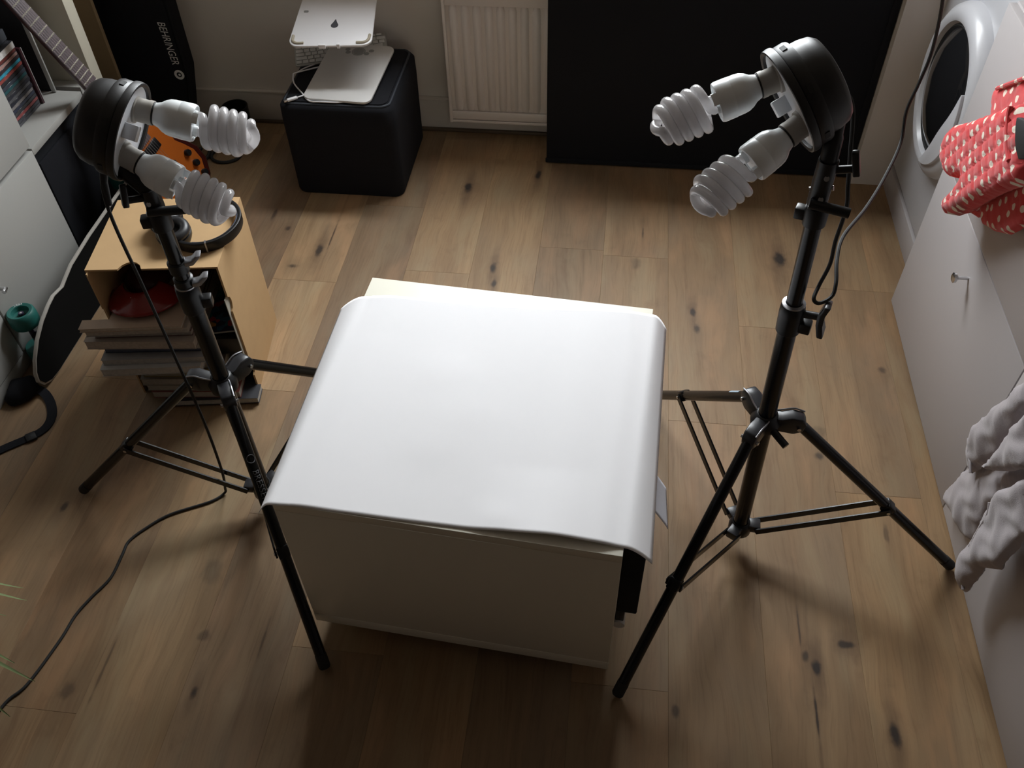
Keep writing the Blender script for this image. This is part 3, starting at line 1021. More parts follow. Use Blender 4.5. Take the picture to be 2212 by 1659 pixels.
# keyboard propped behind the tablet
ku = V((.319, .090, .010)).normalized()
kv = V((-.020, .098, .030))
kv = (kv - ku * kv.dot(ku)).normalized()
KM = Matrix((ku, kv, ku.cross(kv))).transposed().to_4x4()
KM.translation = V((-.985, 2.905, TOP + .020))
kb = thing('keyboard', (-.975, 2.905, TOP), 'thin pale keyboard lying under the white stand', 'keyboard')
mb = MB()
mb.prism(rrect(-.164, .164, -.054, .054, .006, 4), 0, .006, lambda u, v, d: KM @ V((u, v, d)))
mb.build('tray', KEYB, kb, bevel=.0015)
MB().tube([KM @ V((-.155, .042, -.007)), KM @ V((.155, .042, -.007))], .0075, 12).build('battery_tube', KEYB, kb)
for r in range(6):
    yv = .0465 - r * .0172 if r else .0465
    hh = .0146 if r else .009
    nk = 14 if r < 5 else 0
    if r == 5:
        xs = [(-.151, .019)] * 0
        x = -.1590
        for w in (.019, .019, .019, .024, .108, .024, .019, .019, .019):
            MB().box(x, x + w, yv - hh / 2, yv + hh / 2, .0072, .0098, KM).build('key', KEYW, kb, bevel=.0008, segs=1)
            x += w + .0035
    else:
        off = (0, 0, .004, .009, .004)[r]
        ws = [.0190] * 14
        if r == 1: ws[13] = .030
        if r == 2: ws[0] = .026
        if r == 3: ws[0] = .030; ws[12] = .030
        if r == 4: ws[0] = .038; ws[11] = .042
        x = -.1590
        for w in ws:
            if x + w > .1600:
                break
            MB().box(x, x + w, yv - hh / 2, yv + hh / 2, .0072, .0098, KM).build('key', KEYW, kb, bevel=.0008, segs=1)
            x += w + .0032

# laptop stand: bent plate with drop emblem
ls = thing('laptop_stand', (-.95, 2.86, TOP), 'white laptop stand with dark drop emblem on the ottoman', 'stand')
a_, b_ = V((-.950, 2.690, .500)), V((-.968, 2.965, .560))
sy = (b_ - a_).normalized()
sx = V((.996, -.03, 0))
sx = (sx - sy * sx.dot(sy)).normalized()
sn = sx.cross(sy)
LM = Matrix((sx, sy, sn)).transposed().to_4x4()
LM.translation = a_
mb = MB()
pl = rrect(-.140, .140, 0, .295, .034, 8)
pl = [(x * (1 - .10 * y / .295), y) for x, y in pl]
mb.prism(pl, -.0035, .0035, lambda u, v, d: LM @ V((u, v, d)))
plate = mb.build('plate', WHITEP, ls, bevel=.0015)
for x0, x1, hh in ((-.035, -.012, .011), (.026, .036, .013)):
    MB().box(x0, x1, -.007, .002, -.0035, hh, LM).build('front_lip', WHITEP, ls, bevel=.001)
for sgn in (-1, 1):
    pts = [(sgn * (.106 + .022 * cos(a)), .034 + -.022 * sin(a)) for a in [radians(-5 + i * 12.5) for i in range(9)]]
    pts = [(sgn * .1285, .050)] + pts + [(sgn * .088, .0125)]
    MB().tube([LM @ V((x, y, .004)) for x, y in pts], .0052, 8).build('rubber_pad', TAN, plate)
dp = []
for i in range(25):
    a = pi * (-.05) + i / 24 * pi * 1.1
    dp.append((.0125 * cos(-a), .0125 * sin(-a)))
dp = [(.0125 * cos(radians(t)), .0125 * sin(radians(t))) for t in range(150, 391, 10)] + [(.006, .016), (.001, .030), (-.001, .030), (-.006, .016)]
mb = MB()
mb.prism([(x + .003, y + .100) for x, y in dp], .0034, .0040, lambda u, v, d: LM @ V((u, v, d)))
mb.build('drop_emblem', DGREY, plate, smooth=0)
mb = MB()
mb.prism([(x * .8 - .105, y * .9 + .172) for x, y in rrect(-.010, .010, -.006, .006, .004, 3)], .0034, .0042, lambda u, v, d: LM @ V((u, v, d)))
mb.build('grey_mark', SILV2, plate, smooth=0)
# neck and base of the bent stand
nk = [V((-.968, 2.955, .555)), V((-.968, 2.985, .535)), V((-.968, 2.992, .46)), V((-.968, 2.990, .40)), V((-.966, 2.985, TOP + .004))]
mb = MB()
vs_, fs = [], []
for p in smooth_path(nk, 5):
    for dx in (-.055, .055):
        for dy in (-.003, .003):
            vs_.append((p.x + dx, p.y + dy, p.z + (dy if p.z < .37 else 0)))
for i in range(len(vs_) // 4 - 1):
    o = i * 4
    fs += [(o, o + 1, o + 5, o + 4), (o + 2, o + 6, o + 7, o + 3), (o, o + 4, o + 6, o + 2), (o + 1, o + 3, o + 7, o + 5)]
mb.add(vs_, fs)
mb.build('neck', WHITEP, ls)

# ================================================================== CARDBOARD BOX with magazines
BX = Matrix.Translation((-1.152, 1.742, 0)) @ Matrix.Rotation(radians(7.4), 4, 'Z')
bw, bd2, bh, th = .168, .147, .462, .005
bx = thing('cardboard_box', (-1.152, 1.742, 0), 'open brown cardboard box standing on its side, full of magazines', 'box')


def bxp(u, v, w):
    return BX @ V((u, v, w))


def notch(c, w, d, n=10):
    return [(c - w + 2 * w * i / n, -d * sin(pi * i / n) ** .6) for i in range(n + 1)]


# top panel with a half-round finger notch at the open side
pts = [(-bw, bd2), (-bw, -bd2)] + [(x, -bd2 - y) for x, y in notch(-.055, .030, .028)] + [(bw, -bd2), (bw, bd2)]
mb = MB(); mb.prism(pts, bh - th, bh, lambda u, v, d: bxp(u, v, d)); mb.build('top_panel', CARD, bx, smooth=0)
pts = [(bd2, 0), (bd2, bh - th), (-bd2, bh - th)] + [(-bd2 - y, .335 - x) for x, y in notch(0, .025, .016)] + [(-bd2 - y, .085 - x) for x, y in notch(0, .022, .016)] + [(-bd2, 0)]
mb = MB(); mb.prism(pts, bw - th, bw, lambda u, v, d: bxp(d, u, v)); mb.build('side_panel', CARD, bx, smooth=0)
MB().box(-bw, -bw + th, -bd2, bd2, 0, bh - th, BX).build('side_panel', CARD, bx, smooth=0)
MB().box(-bw + th, bw - th, bd2 - th, bd2, th, bh - th, BX).build('back_panel', CARDSHADE, bx, smooth=0)
MB().box(-bw + th, bw - th, -bd2, bd2, 0, th, BX).build('bottom_panel', CARDSHADE, bx, smooth=0)
MB().box(-bw + th, -bw + th + .003, -bd2 - .012, -bd2 + .05, .34, bh - th, BX).build('side_flap', CARD, bx, smooth=0)

mag_specs = [  # u0, u1, v0(front), thickness, rot, cover, pages, label
    (-.085, .178, -.205, .014, 2, (.03, .03, .035), (.42, .40, .36), 'black-covered magazine with white border, bottom of the pile'),
    (-.120, .130, -.195, .016, -3, (.20, .06, .05), (.38, .34, .29), 'magazine with red cover low in the box pile'),
    (-.130, .118, -.190, .014, -4, (.30, .27, .22), (.36, .33, .28), 'cream magazine above the red one in the box pile'),
    (-.138, .112, -.188, .017, -2, (.25, .22, .18), (.33, .30, .26), 'thick buff magazine in the lower pile of the box'),
    (-.128, .118, -.180, .016, -3, (.33, .24, .09), (.30, .27, .22), 'yellowish magazine near the middle of the box pile'),
    (-.140, .110, -.172, .020, -2, (.10, .08, .07), (.28, .25, .21), 'dark brown magazine at the middle of the box pile'),
    (-.210, .060, -.220, .020, 3, (.42, .41, .40), (.46, .44, .42), 'pale grey magazine jutting out furthest from the box pile'),
    (-.205, .075, -.205, .016, 2, (.36, .35, .35), (.42, .40, .38), 'grey magazine just below the navy one in the box'),
    (-.200, .075, -.180, .013, 0, (.03, .04, .08), (.10, .11, .16), 'navy magazine in the upper pile of the box'),
    (-.212, .068, -.185, .012, -2, (.30, .27, .24), (.38, .35, .31), 'buff magazine just above the navy one in the box'),
    (-.232, .062, -.200, .022, -3, (.36, .30, .25), (.44, .38, .33), 'thick tan magazine in the upper pile of the box'),
    (-.205, .055, -.182, .013, 1, (.12, .05, .05), (.40, .36, .32), 'slim maroon-edged magazine in the upper pile'),
    (-.218, .052, -.192, .016, 3, (.34, .30, .27), (.42, .38, .34), 'ivory magazine with dark print second from the pile top'),
    (-.226, .042, -.198, .010, 2, (.47, .355, .265), (.52, .45, .38), 'tan-covered magazine on top of the box pile'),
]
z = .0055
MAGTOP = None
for i, (u0, u1, v0, h, rot, cc, pc, lab) in enumerate(mag_specs):
    if i == 0:
        z = .0058
    if i == 6:
        z = max(z, .152)
    h *= 1.5 if i < 6 else 1.28
    uc = (u0 + u1) / 2
    inner_u0 = max(u0, -bw + th + .004)
    # keep the part behind the opening inside the box walls
    vb = .03 if u0 < -bw + .01 or u1 > bw - th - .004 else .10
    if u0 < -bw + .01 or u1 > bw - th - .004:
        vb = -bd2 - .014
        u0c, u1c = u0, u1
    t = thing('magazine', tuple(bxp(uc, v0 + .06, z)), lab, 'magazine', 'magazines piled in the cardboard box')
    nu, nv = 8, 6

    def mk(zz0, zz1, iu, iv):
        mb = MB()
        a, b = u0 + iu, u1 - iu
        f = v0 + iv
        # outline in the box plan: juts out of the opening in front, narrows to the box inside
        bk = .10
        outline = [(a, f), (b, f)]
        if b > bw - th - .004:
            outline += [(b, -bd2 - .004), (bw - th - .004, -bd2 - .004)]
            outline += [(bw - th - .004, bk)]
        else:
            outline += [(b, bk)]
        if a < -bw + th + .008:
            outline += [(-bw + th + .008, bk), (-bw + th + .008, -bd2 - .016), (a, -bd2 - .016)]
        else:
            outline += [(a, bk)]
        cr = radians(rot * .5)
        out2 = []
        for u, v in outline:
            if v < -bd2:
                u2_, v2_ = u, v + (u - uc) * sin(cr)
                out2.append((u2_, min(v2_, -bd2 - .001) if v > -bd2 - .02 else v2_))
            else:
                out2.append((u, v))
        mb.prism(out2, zz0, zz1, lambda u, v, d: bxp(u, v, d))
        return mb
    mk(z + .0012, z + h - .0012, .002, .0015).build('pages', mat('pages_%d' % i, pc, .9, noise=.3, nscale=120), t, smooth=0)
    cov = mat('cover_%d' % i, cc, .5, noise=.18, nscale=18)
    mk(z + h - .0011, z + h - .0003, 0, 0).build('cover', cov, t, smooth=0)
    mk(z + .0002, z + .0011, 0, 0).build('cover', cov, t, smooth=0)
    z += h
MAGTOP = z
# print on two visible page edges
vs_2 = None

# black slip case, bright comic and a pale divider at the right of the pile
ZR = .153
t = thing('slip_case', tuple(bxp(.12, -.10, ZR)), 'black slip case with pale lettering at right inside the box', 'case')
MB().box(.086, .160, -.150, .06, .1535, .212, BX).build('case_body', mat('black_gloss_card', (.010, .010, .012), .25), t, bevel=.002)


def case_txt(x, y):
    return bxp(.136 - y, -.06 + x * .9, .2126)


text_part('ATTE', .040, case_txt, 'lettering', SCUFF, t)
t = thing('comic_book', tuple(bxp(.11, -.05, .213)), 'colourful comic in blue, red and orange leaning inside the box', 'comic book')
cmm = bpy.data.materials.new('comic_print')
cmm.use_nodes = True
q = NT(cmm)
tc = q.n('TexCoord')
vo = q.n('TexVoronoi')
vo.inputs['Scale'].default_value = 46
q.l(tc.outputs['Object'], vo.inputs['Vector'])
rp = q.n('ValToRGB')
rp.color_ramp.interpolation = 'CONSTANT'
el = rp.color_ramp.elements
el[0].color = (.02, .025, .05, 1)
el[1].position, el[1].color = .35, (.03, .10, .16, 1)
e = el.new(.55); e.color = (.35, .03, .04, 1)
e = el.new(.7); e.color = (.02, .16, .17, 1)
e = el.new(.88); e.color = (.45, .22, .04, 1)
sp = q.n('SeparateColor')
q.l(vo.outputs['Color'], sp.inputs[0])
q.l(sp.outputs[0], rp.inputs[0])
q.l(rp.outputs[0], cmm.node_tree.nodes['Principled BSDF'].inputs['Base Color'])
tm = BX @ Matrix.Translation((.105, -.06, .2135)) @ Matrix.Rotation(radians(-6), 4, 'Y')
MB().box(-.040, .046, -.075, .10, .0055, .0115, tm).build('comic_pages', mat('comic_edge', (.40, .38, .35), .9), t, smooth=0)
MB().box(-.041, .047, -.076, .10, .0115, .0125, tm).build('comic_cover', cmm, t, smooth=0)
t = thing('paper_folder', tuple(bxp(.155, -.13, .03)), 'thin pale cardboard folder standing along the right box wall', 'folder')
MB().box(.1605, .1625, -.16, .10, .112, .36, BX).build('folder_sheet', mat('pale_card', (.38, .36, .31), .8), t, smooth=0)

# red visor on the top magazine
vz = MAGTOP + .0006
rv = thing('red_visor', tuple(bxp(-.075, -.10, vz)), 'glossy dark red plastic cap peak lying on the top magazine', 'cap')
VM = BX @ Matrix.Translation((-.078, -.075, vz)) @ Matrix.Rotation(radians(3), 4, 'Z')
mb = MB()


def visor(u, v):
    a = pi + pi * u                       # front half ellipse
    rx, ry = .100, .100
    rr = .45 + .55 * v
    hgt = .010 + .038 * (1 - v) ** .8 - .004 * cos(2 * a) * v
    return VM @ V((rx * rr * cos(a), ry * rr * sin(a), hgt))


mb.grid(36, 10, visor)
vo_ = mb.build('peak', RED, rv, fix=False)
so = vo_.modifiers.new('thickness', 'SOLIDIFY')
so.thickness = .004
mb = MB()
mb.grid(36, 10, lambda u, v: VM @ V((.062 * cos(pi * 2 * u) * cos(v * pi / 2 * .96), .05 + .066 * sin(pi * 2 * u) * cos(v * pi / 2 * .96), .018 + .040 * sin(v * pi / 2))))
mb.build('crown', mat('dark_maroon', (.05, .006, .007), .35), rv)
MB().tube([VM @ V((.088 * cos(a), .090 * sin(a), .0085)) for a in [pi + pi * i / 30 for i in range(31)]], .0035, 8).build('rim', RED, rv)


def vis_text(x, y):
    a = 1.5 * pi + x / .080
    rr = .74 - y / .09
    return VM @ V((.090 * rr * cos(a), .092 * rr * sin(a), .0105 + .038 * max(0, 1 - (rr - .45) / .55) ** .8 + .0042 + .004))


text_part('Jaime', .024, lambda x, y: vis_text(x, -y) if False else vis_text(x, y), 'lettering', INKW, rv)

# headphones on the box
HZ = bh
hd = thing('headphones', (-1.06, 1.74, HZ), 'black over-ear headphones lying on the cardboard box', 'headphones')


def torus(mb, c, R, r, nrm, n=36, k=12, sq=1.0):
    m = frame(c, nrm)
    mb.tube([m @ V((R * cos(2 * pi * i / n) * sq, R * sin(2 * pi * i / n), 0)) for i in range(n)], r, k, closed=True)
    return mb


for c, nrm in (((-1.108, 1.708, HZ + .036), (.05, -.15, 1)), ((-1.150, 1.760, HZ + .036), (-.1, .15, 1))):
    m = frame(c, nrm)
    cupo = MB().lathe([(.02, -.036), (.038, -.034), (.044, -.020), (.045, -.008), (.030, -.004)], m, 36).build('ear_cup', BLK, hd)
    torus(MB(), m @ V((0, 0, 0)), .031, .0135, nrm).build('ear_cushion', mat('black_leatherette', (.018, .018, .020), .42), cupo)
band = []
bc = V((-1.045, 1.765, HZ + .016))
for i in range(41):
    a = radians(-118 + 236 * i / 40)
    band.append(bc + V((.088 * cos(a - .35), .098 * sin(a - .35), 0)))
mb = MB()
vs_, fs = [], []
for i, p in enumerate(band):
    d = (p - bc); d.z = 0; d.normalize()
    for rr, zz in ((-.004, -.0145), (.004, -.0145), (.005, .0145), (-.005, .0145)):
        vs_.append(p + d * rr + V((0, 0, zz)))
for i in range(len(band) - 1):
    o = 4 * i
    for k in range(4):
        fs.append((o + k, o + (k + 1) % 4, o + 4 + (k + 1) % 4, o + 4 + k))
fs += [(0, 1, 2, 3), tuple(4 * (len(band) - 1) + k for k in (3, 2, 1, 0))]
mb.add(vs_, fs)
hb = mb.build('headband', BLK, hd, bevel=.002)
for ii in (12,):
    d = (band[ii] - bc).normalized()
    m = frame(band[ii], d)
    MB().box(-.016, .016, -.0018, .0018, -.006, .0062, m).build('silver_band_mark', SCUFF, hb)
mb = MB()
mb.tube([p - (p - bc).normalized() * .006 + V((0, 0, .008)) for p in band[8:33]], .0045, 8)
mb.build('band_padding', mat('blue_black_pad', (.03, .04, .07), .5), hb)

# ------------------------------------------------------------------ longboard on its side
lb = thing('longboard', (-1.58, 1.9, 0), 'black longboard with teal wheels standing on its edge by the box', 'skateboard')
dk = [(1.63, .0), (1.585, .006), (1.555, .022), (1.541, .048), (1.546, .078), (1.568, .112), (1.61, .150), (1.66, .178), (1.71, .194), (1.745, .200), (1.775, .194), (1.795, .190), (1.82, .198), (1.87, .212), (2.0, .220), (2.24, .220), (2.35, .212), (2.42, .185),
      (2.47, .12), (2.46, .06), (2.42, .015), (2.36, .0)]
tilt = .06


def deck(u, v, d):
    return V((-1.592 + d + v * tilt, u, v + .0004))


mb = MB(); mb.prism(dk, -.006, .0048, deck); dko = mb.build('deck', MAPLE, lb, bevel=.002)
cy_, cz_ = 2.0, .108
mb = MB(); mb.prism([(cy_ + (u - cy_) * .986, cz_ + (v - cz_) * .955) for u, v in dk], .0046, .0064, deck); mb.build('grip_tape', GRIP, dko, smooth=0)
for yy in (1.672, 2.36):
    MB().box(-1.604, -1.598, yy - .03, yy + .03, .085, .135).build('truck_plate', BLKM, lb)
    tr = MB().tube([(-1.600, yy, .11), (-1.622, yy, .108), (-1.640, yy, .105)], [.018, .015, .012], 12).build('truck', BLKM, lb)
    MB().tube([(-1.642, yy, .022), (-1.642, yy, .195)], .0075, 10).build('axle', mat('dark_axle', (.03, .02, .05), .4), tr)
    for zc, sg in ((.176, 1), (.044, -1)):
        m = frame((-1.643, yy, zc), (0, 0, sg))
        w = MB().lathe([(.012, .008), (.022, .010), (.025, .023), (.034, .0255), (.0385, .021), (.040, .009), (.040, -.014), (.037, -.024), (.012, -.025)], m, 40).build('wheel', TEAL, lb)
        MB().lathe([(.001, .016), (.008, .016), (.010, .012), (.012, .009)], m, 20).build('bearing', BLKM, w)
        MB().lathe([(.0028, .01), (.0042, .012), (.0042, .019), (.002, .020)], m, 8).build('axle_nut', STEEL, w)
        if sg > 0 and yy < 2:
            text_part('ABEC', .011, lambda x, y: m @ V(((.0295 + y) * cos(x / .0295 + 2.2), (.0295 + y) * sin(x / .0295 + 2.2), .0257)), 'lettering', INKW, w)

# ------------------------------------------------------------------ black bag with strap, bottom left
bg_ = thing('shoulder_bag', (-1.60, 1.42, 0), 'black shoulder bag with loose strap on the floor at left edge', 'bag')
mb = MB()
prof = [(.001, 0), (.09, .004), (.105, .03), (.10, .08), (.07, .12), (.03, .135), (.001, .138)]
mb.lathe([(a * 1.0, b) for a, b in prof], Matrix.Translation((-1.652, 1.535, 0)) @ Matrix.Diagonal((.42, .50, .30, 1)), 32)
for i, p in enumerate(mb.v):
    p += V((.003 * sin(p.y * 90 + p.z * 60), .003 * sin(p.x * 80), .003 * sin(p.x * 90 + p.y * 70)))
    p.z = max(p.z, .0005)
    p.x = max(p.x, SX + .004)
mb.build('bag_body', FABB, bg_, smooth=60)


def ribbon(path, w, t, name, material, parent, lay=0.0):
    P = smooth_path(path, 8)
    vs_, fs = [], []
    for i, p in enumerate(P):
        d = (P[min(i + 1, len(P) - 1)] - P[max(i - 1, 0)]).normalized()
        s_ = d.cross(V((0, 0, 1)))
        s_.normalize()
        s_ = (s_ * cos(lay) + V((0, 0, 1)) * sin(lay))
        nn = d.cross(s_)
        if nn.z < 0:
            nn = -nn
        for a, b in ((-w, 0), (w, 0), (w, t), (-w, t)):
            vs_.append(p + s_ * a + nn * b)
    for i in range(len(P) - 1):
        o = 4 * i
        for k in range(4):
            fs.append((o + k, o + (k + 1) % 4, o + 4 + (k + 1) % 4, o + 4 + k))
    fs += [(0, 1, 2, 3), tuple(4 * (len(P) - 1) + k for k in (3, 2, 1, 0))]
    mb = MB(); mb.add(vs_, fs)
    return mb.build(name, material, parent)


ribbon([(-1.65, 1.545, .025), (-1.60, 1.545, .008), (-1.560, 1.515, .002), (-1.528, 1.465, .002), (-1.523, 1.420, .002), (-1.545, 1.385, .002), (-1.600, 1.338, .002), (-1.64, 1.300, .002), (-1.675, 1.27, .004)], .013, .003, 'strap', FABB, bg_)
MB().box(-.012, .016, -.015, .015, .002, .010, Matrix.Translation((-1.548, 1.378, 0)) @ Matrix.Rotation(.7, 4, 'Z')).build('strap_buckle', BLK, bg_, bevel=.002)

# ------------------------------------------------------------------ grassy plant peeking in at bottom left
pp = thing('potted_plant', (-1.40, .70, 0), 'grassy green plant whose leaf tips show at bottom left', 'plant')
MB().lathe([(.055, 0), (.075, .006), (.085, .15), (.09, .155), (.083, .16), (.075, .14), (.001, .135)], Matrix.Translation((-1.42, .70, 0)), 36, cap1=False).build('pot', BLK, pp)
rnd = random.Random(3)
tips = [(-1.258, .874, .12), (-1.235, .845, .12), (-1.263, .804, .12), (-1.189, .701, .12), (-1.126, .667, .12), (-1.141, .590, .12), (-1.36, .92, .24), (-1.5, .9, .22), (-1.55, .6, .2), (-1.45, .5, .22), (-1.33, .52, .16), (-1.215, .690, .14)]
for tx, ty, tzv in tips:
    b0 = V((-1.42 + rnd.uniform(-.02, .02), .70 + rnd.uniform(-.02, .02), .135))
    e0 = V((tx, ty, tzv))
    md = (b0 + e0) / 2 + V((0, 0, .16))
    P = smooth_path([b0, md, e0], 8)
    vs_, fs = [], []
    for i, p in enumerate(P):
        d = (P[min(i + 1, len(P) - 1)] - P[max(i - 1, 0)]).normalized()
        s_ = d.cross(V((0, 0, 1))).normalized()
        w = .0065 * (1 - (i / (len(P) - 1)) ** 3) + .0005
        vs_ += [p - s_ * w, p + V((0, 0, -.0012)), p + s_ * w]
    for i in range(len(P) - 1):
        o = 3 * i
        fs += [(o, o + 1, o + 4, o + 3), (o + 1, o + 2, o + 5, o + 4)]
    mb = MB(); mb.add(vs_, fs)
    mb.build('leaf', LEAF, pp, fix=False)

# ================================================================== TABLE with paper
TM = Matrix.Translation((-.238, 1.200, 0)) @ Matrix.Rotation(radians(-4.1), 4, 'Z')
TH = .52
tb = thing('white_table', (-.238, 1.2, 0), 'low white square table standing under the large paper sheet', 'table')
MB().box(-.331, .331, -.327, .327, TH - .022, TH, TM).build('table_top', TABLEW, tb, bevel=.001)
MB().box(-.331, .331, -.327, -.309, .060, TH - .0225, TM).build('front_panel', TABLEW, tb, bevel=.001)
MB().box(-.331, .331, -.3275, -.3262, .060, .092, TM).build('bottom_strip', TABLEW, tb, bevel=.0004)
MB().box(-.331, .331, .309, .327, .060, TH - .0225, TM).build('back_panel', TABLEW, tb, bevel=.001)
MB().box(-.331, -.313, -.3085, .3085, .060, TH - .0225, TM).build('side_panel', TABLEW, tb, bevel=.001)
MB().box(.313, .331, -.3085, .3085, .060, TH - .0225, TM).build('side_panel', TABLEW, tb, bevel=.001)
MB().box(-.312, .312, -.3085, .3085, .060, .078, TM).build('bottom_panel', TABLEW, tb)
for sx_ in (-.22, .25):
    for sy_ in (-.24, .24):
        c = TM @ V((sx_, sy_, 0))
        cst = MB().box(c.x - .02, c.x + .02, c.y - .02, c.y + .02, .050, .060).build('caster_plate', STEEL, tb)
        MB().cyl((c.x - .010, c.y, .024), (c.x + .010, c.y, .024), .024, n=24).build('caster_wheel', GREYP, cst, bevel=.002)
        MB().tube([(c.x - .014, c.y, .024), (c.x - .014, c.y, .052)], .003, 6).build('caster_fork', STEEL, cst)

# black holder clipped to the right side of the table
bh_ = thing('black_holder', tuple(TM @ V((.36, -.22, .18))), 'black box-shaped holder fixed to the right side of the table', 'holder')
MB().box(.3325, .376, -.255, -.10, .185, .455, TM).build('holder_body', PANELB, bh_, bevel=.004)
MB().box(.3325, .352, -.25, -.20, .135, .184, TM).build('grey_foot', GREYP, bh_, bevel=.004)
MB().cyl(TM @ V((.342, -.255, .128)), TM @ V((.342, -.225, .128)), .013, n=20).build('pale_roller', SILV, bh_)

# large curved sheet
PBL, PBR, PFR, PFL = V((-.611, 1.482, 0)), V((.149, 1.482, 0)), V((.124, .865, 0)), V((-.628, .894, 0))
ZL = [(0, .5212), (.10, .5270), (.22, .5240), (.38, .5218), (.55, .5216), (.68, .5240), (.82, .5290), (.92, .5275), (1, .5216)]


def sheet(u, v):
    p = (PFL * (1 - u) + PFR * u) * (1 - v) + (PBL * (1 - u) + PBR * u) * v
    el_, er_ = .044 + .042 * v, .932 + .028 * v            # where the sheet leaves the table top
    w = min(1, max(0, (u - el_) / (er_ - el_)))
    zz = lerp_tab(ZL, w)
    if u < el_:
        q = (el_ - u) / el_
        zz -= .003 * q + .042 * q ** 1.7
    if u > er_:
        q = (u - er_) / (1 - er_)
        zz -= .004 * q + .038 * q ** 1.6
    fr = max(0, 1 - v / .25)
    if .52 < u < .93:
        zz += .008 * fr * sin((u - .52) / .41 * pi) ** 2
    for du, dv, rad_, a in ((.40, .62, .10, .0022), (.44, .45, .11, .0026), (.42, .30, .09, .0018), (.62, .05, .05, .0015)):
        d2 = ((u - du) ** 2 + (v - dv) ** 2) / rad_ ** 2
        zz += a * math.exp(-d2)
    if .1 < u < .9:
        zz += .0018 * max(0, sin(u * 7.5 + .4)) * max(0, (v - .8) / .2)
    return V((p.x, p.y, zz))


mb = MB()
mb.grid(110, 70, sheet)
ps = mb.build('paper_sheet', PAPER, base=(-.24, 1.19, .52), smooth=180, fix=False)
so = ps.modifiers.new('thickness', 'SOLIDIFY')
so.thickness = .0005
so.offset = 1
tag(ps, 'large white paper sheet curling over the edges of the table', 'paper')
mb = MB()
mb.grid(30, 12, lambda u, v: V((.045 + .117 * u - .004 * v, .985 + .10 * v + .012 * u, .5203 - .115 * (.35 * max(0, u - .30) + 1.4 * max(0, u - .30) ** 1.5))))
s2 = mb.build('paper_sheet', PAPER2, base=(.10, 1.1, .50), smooth=180, fix=False)
so = s2.modifiers.new('thickness', 'SOLIDIFY')
so.thickness = .0004
so.offset = 0
tag(s2, 'small bluish white paper corner poking out under the large sheet', 'paper')

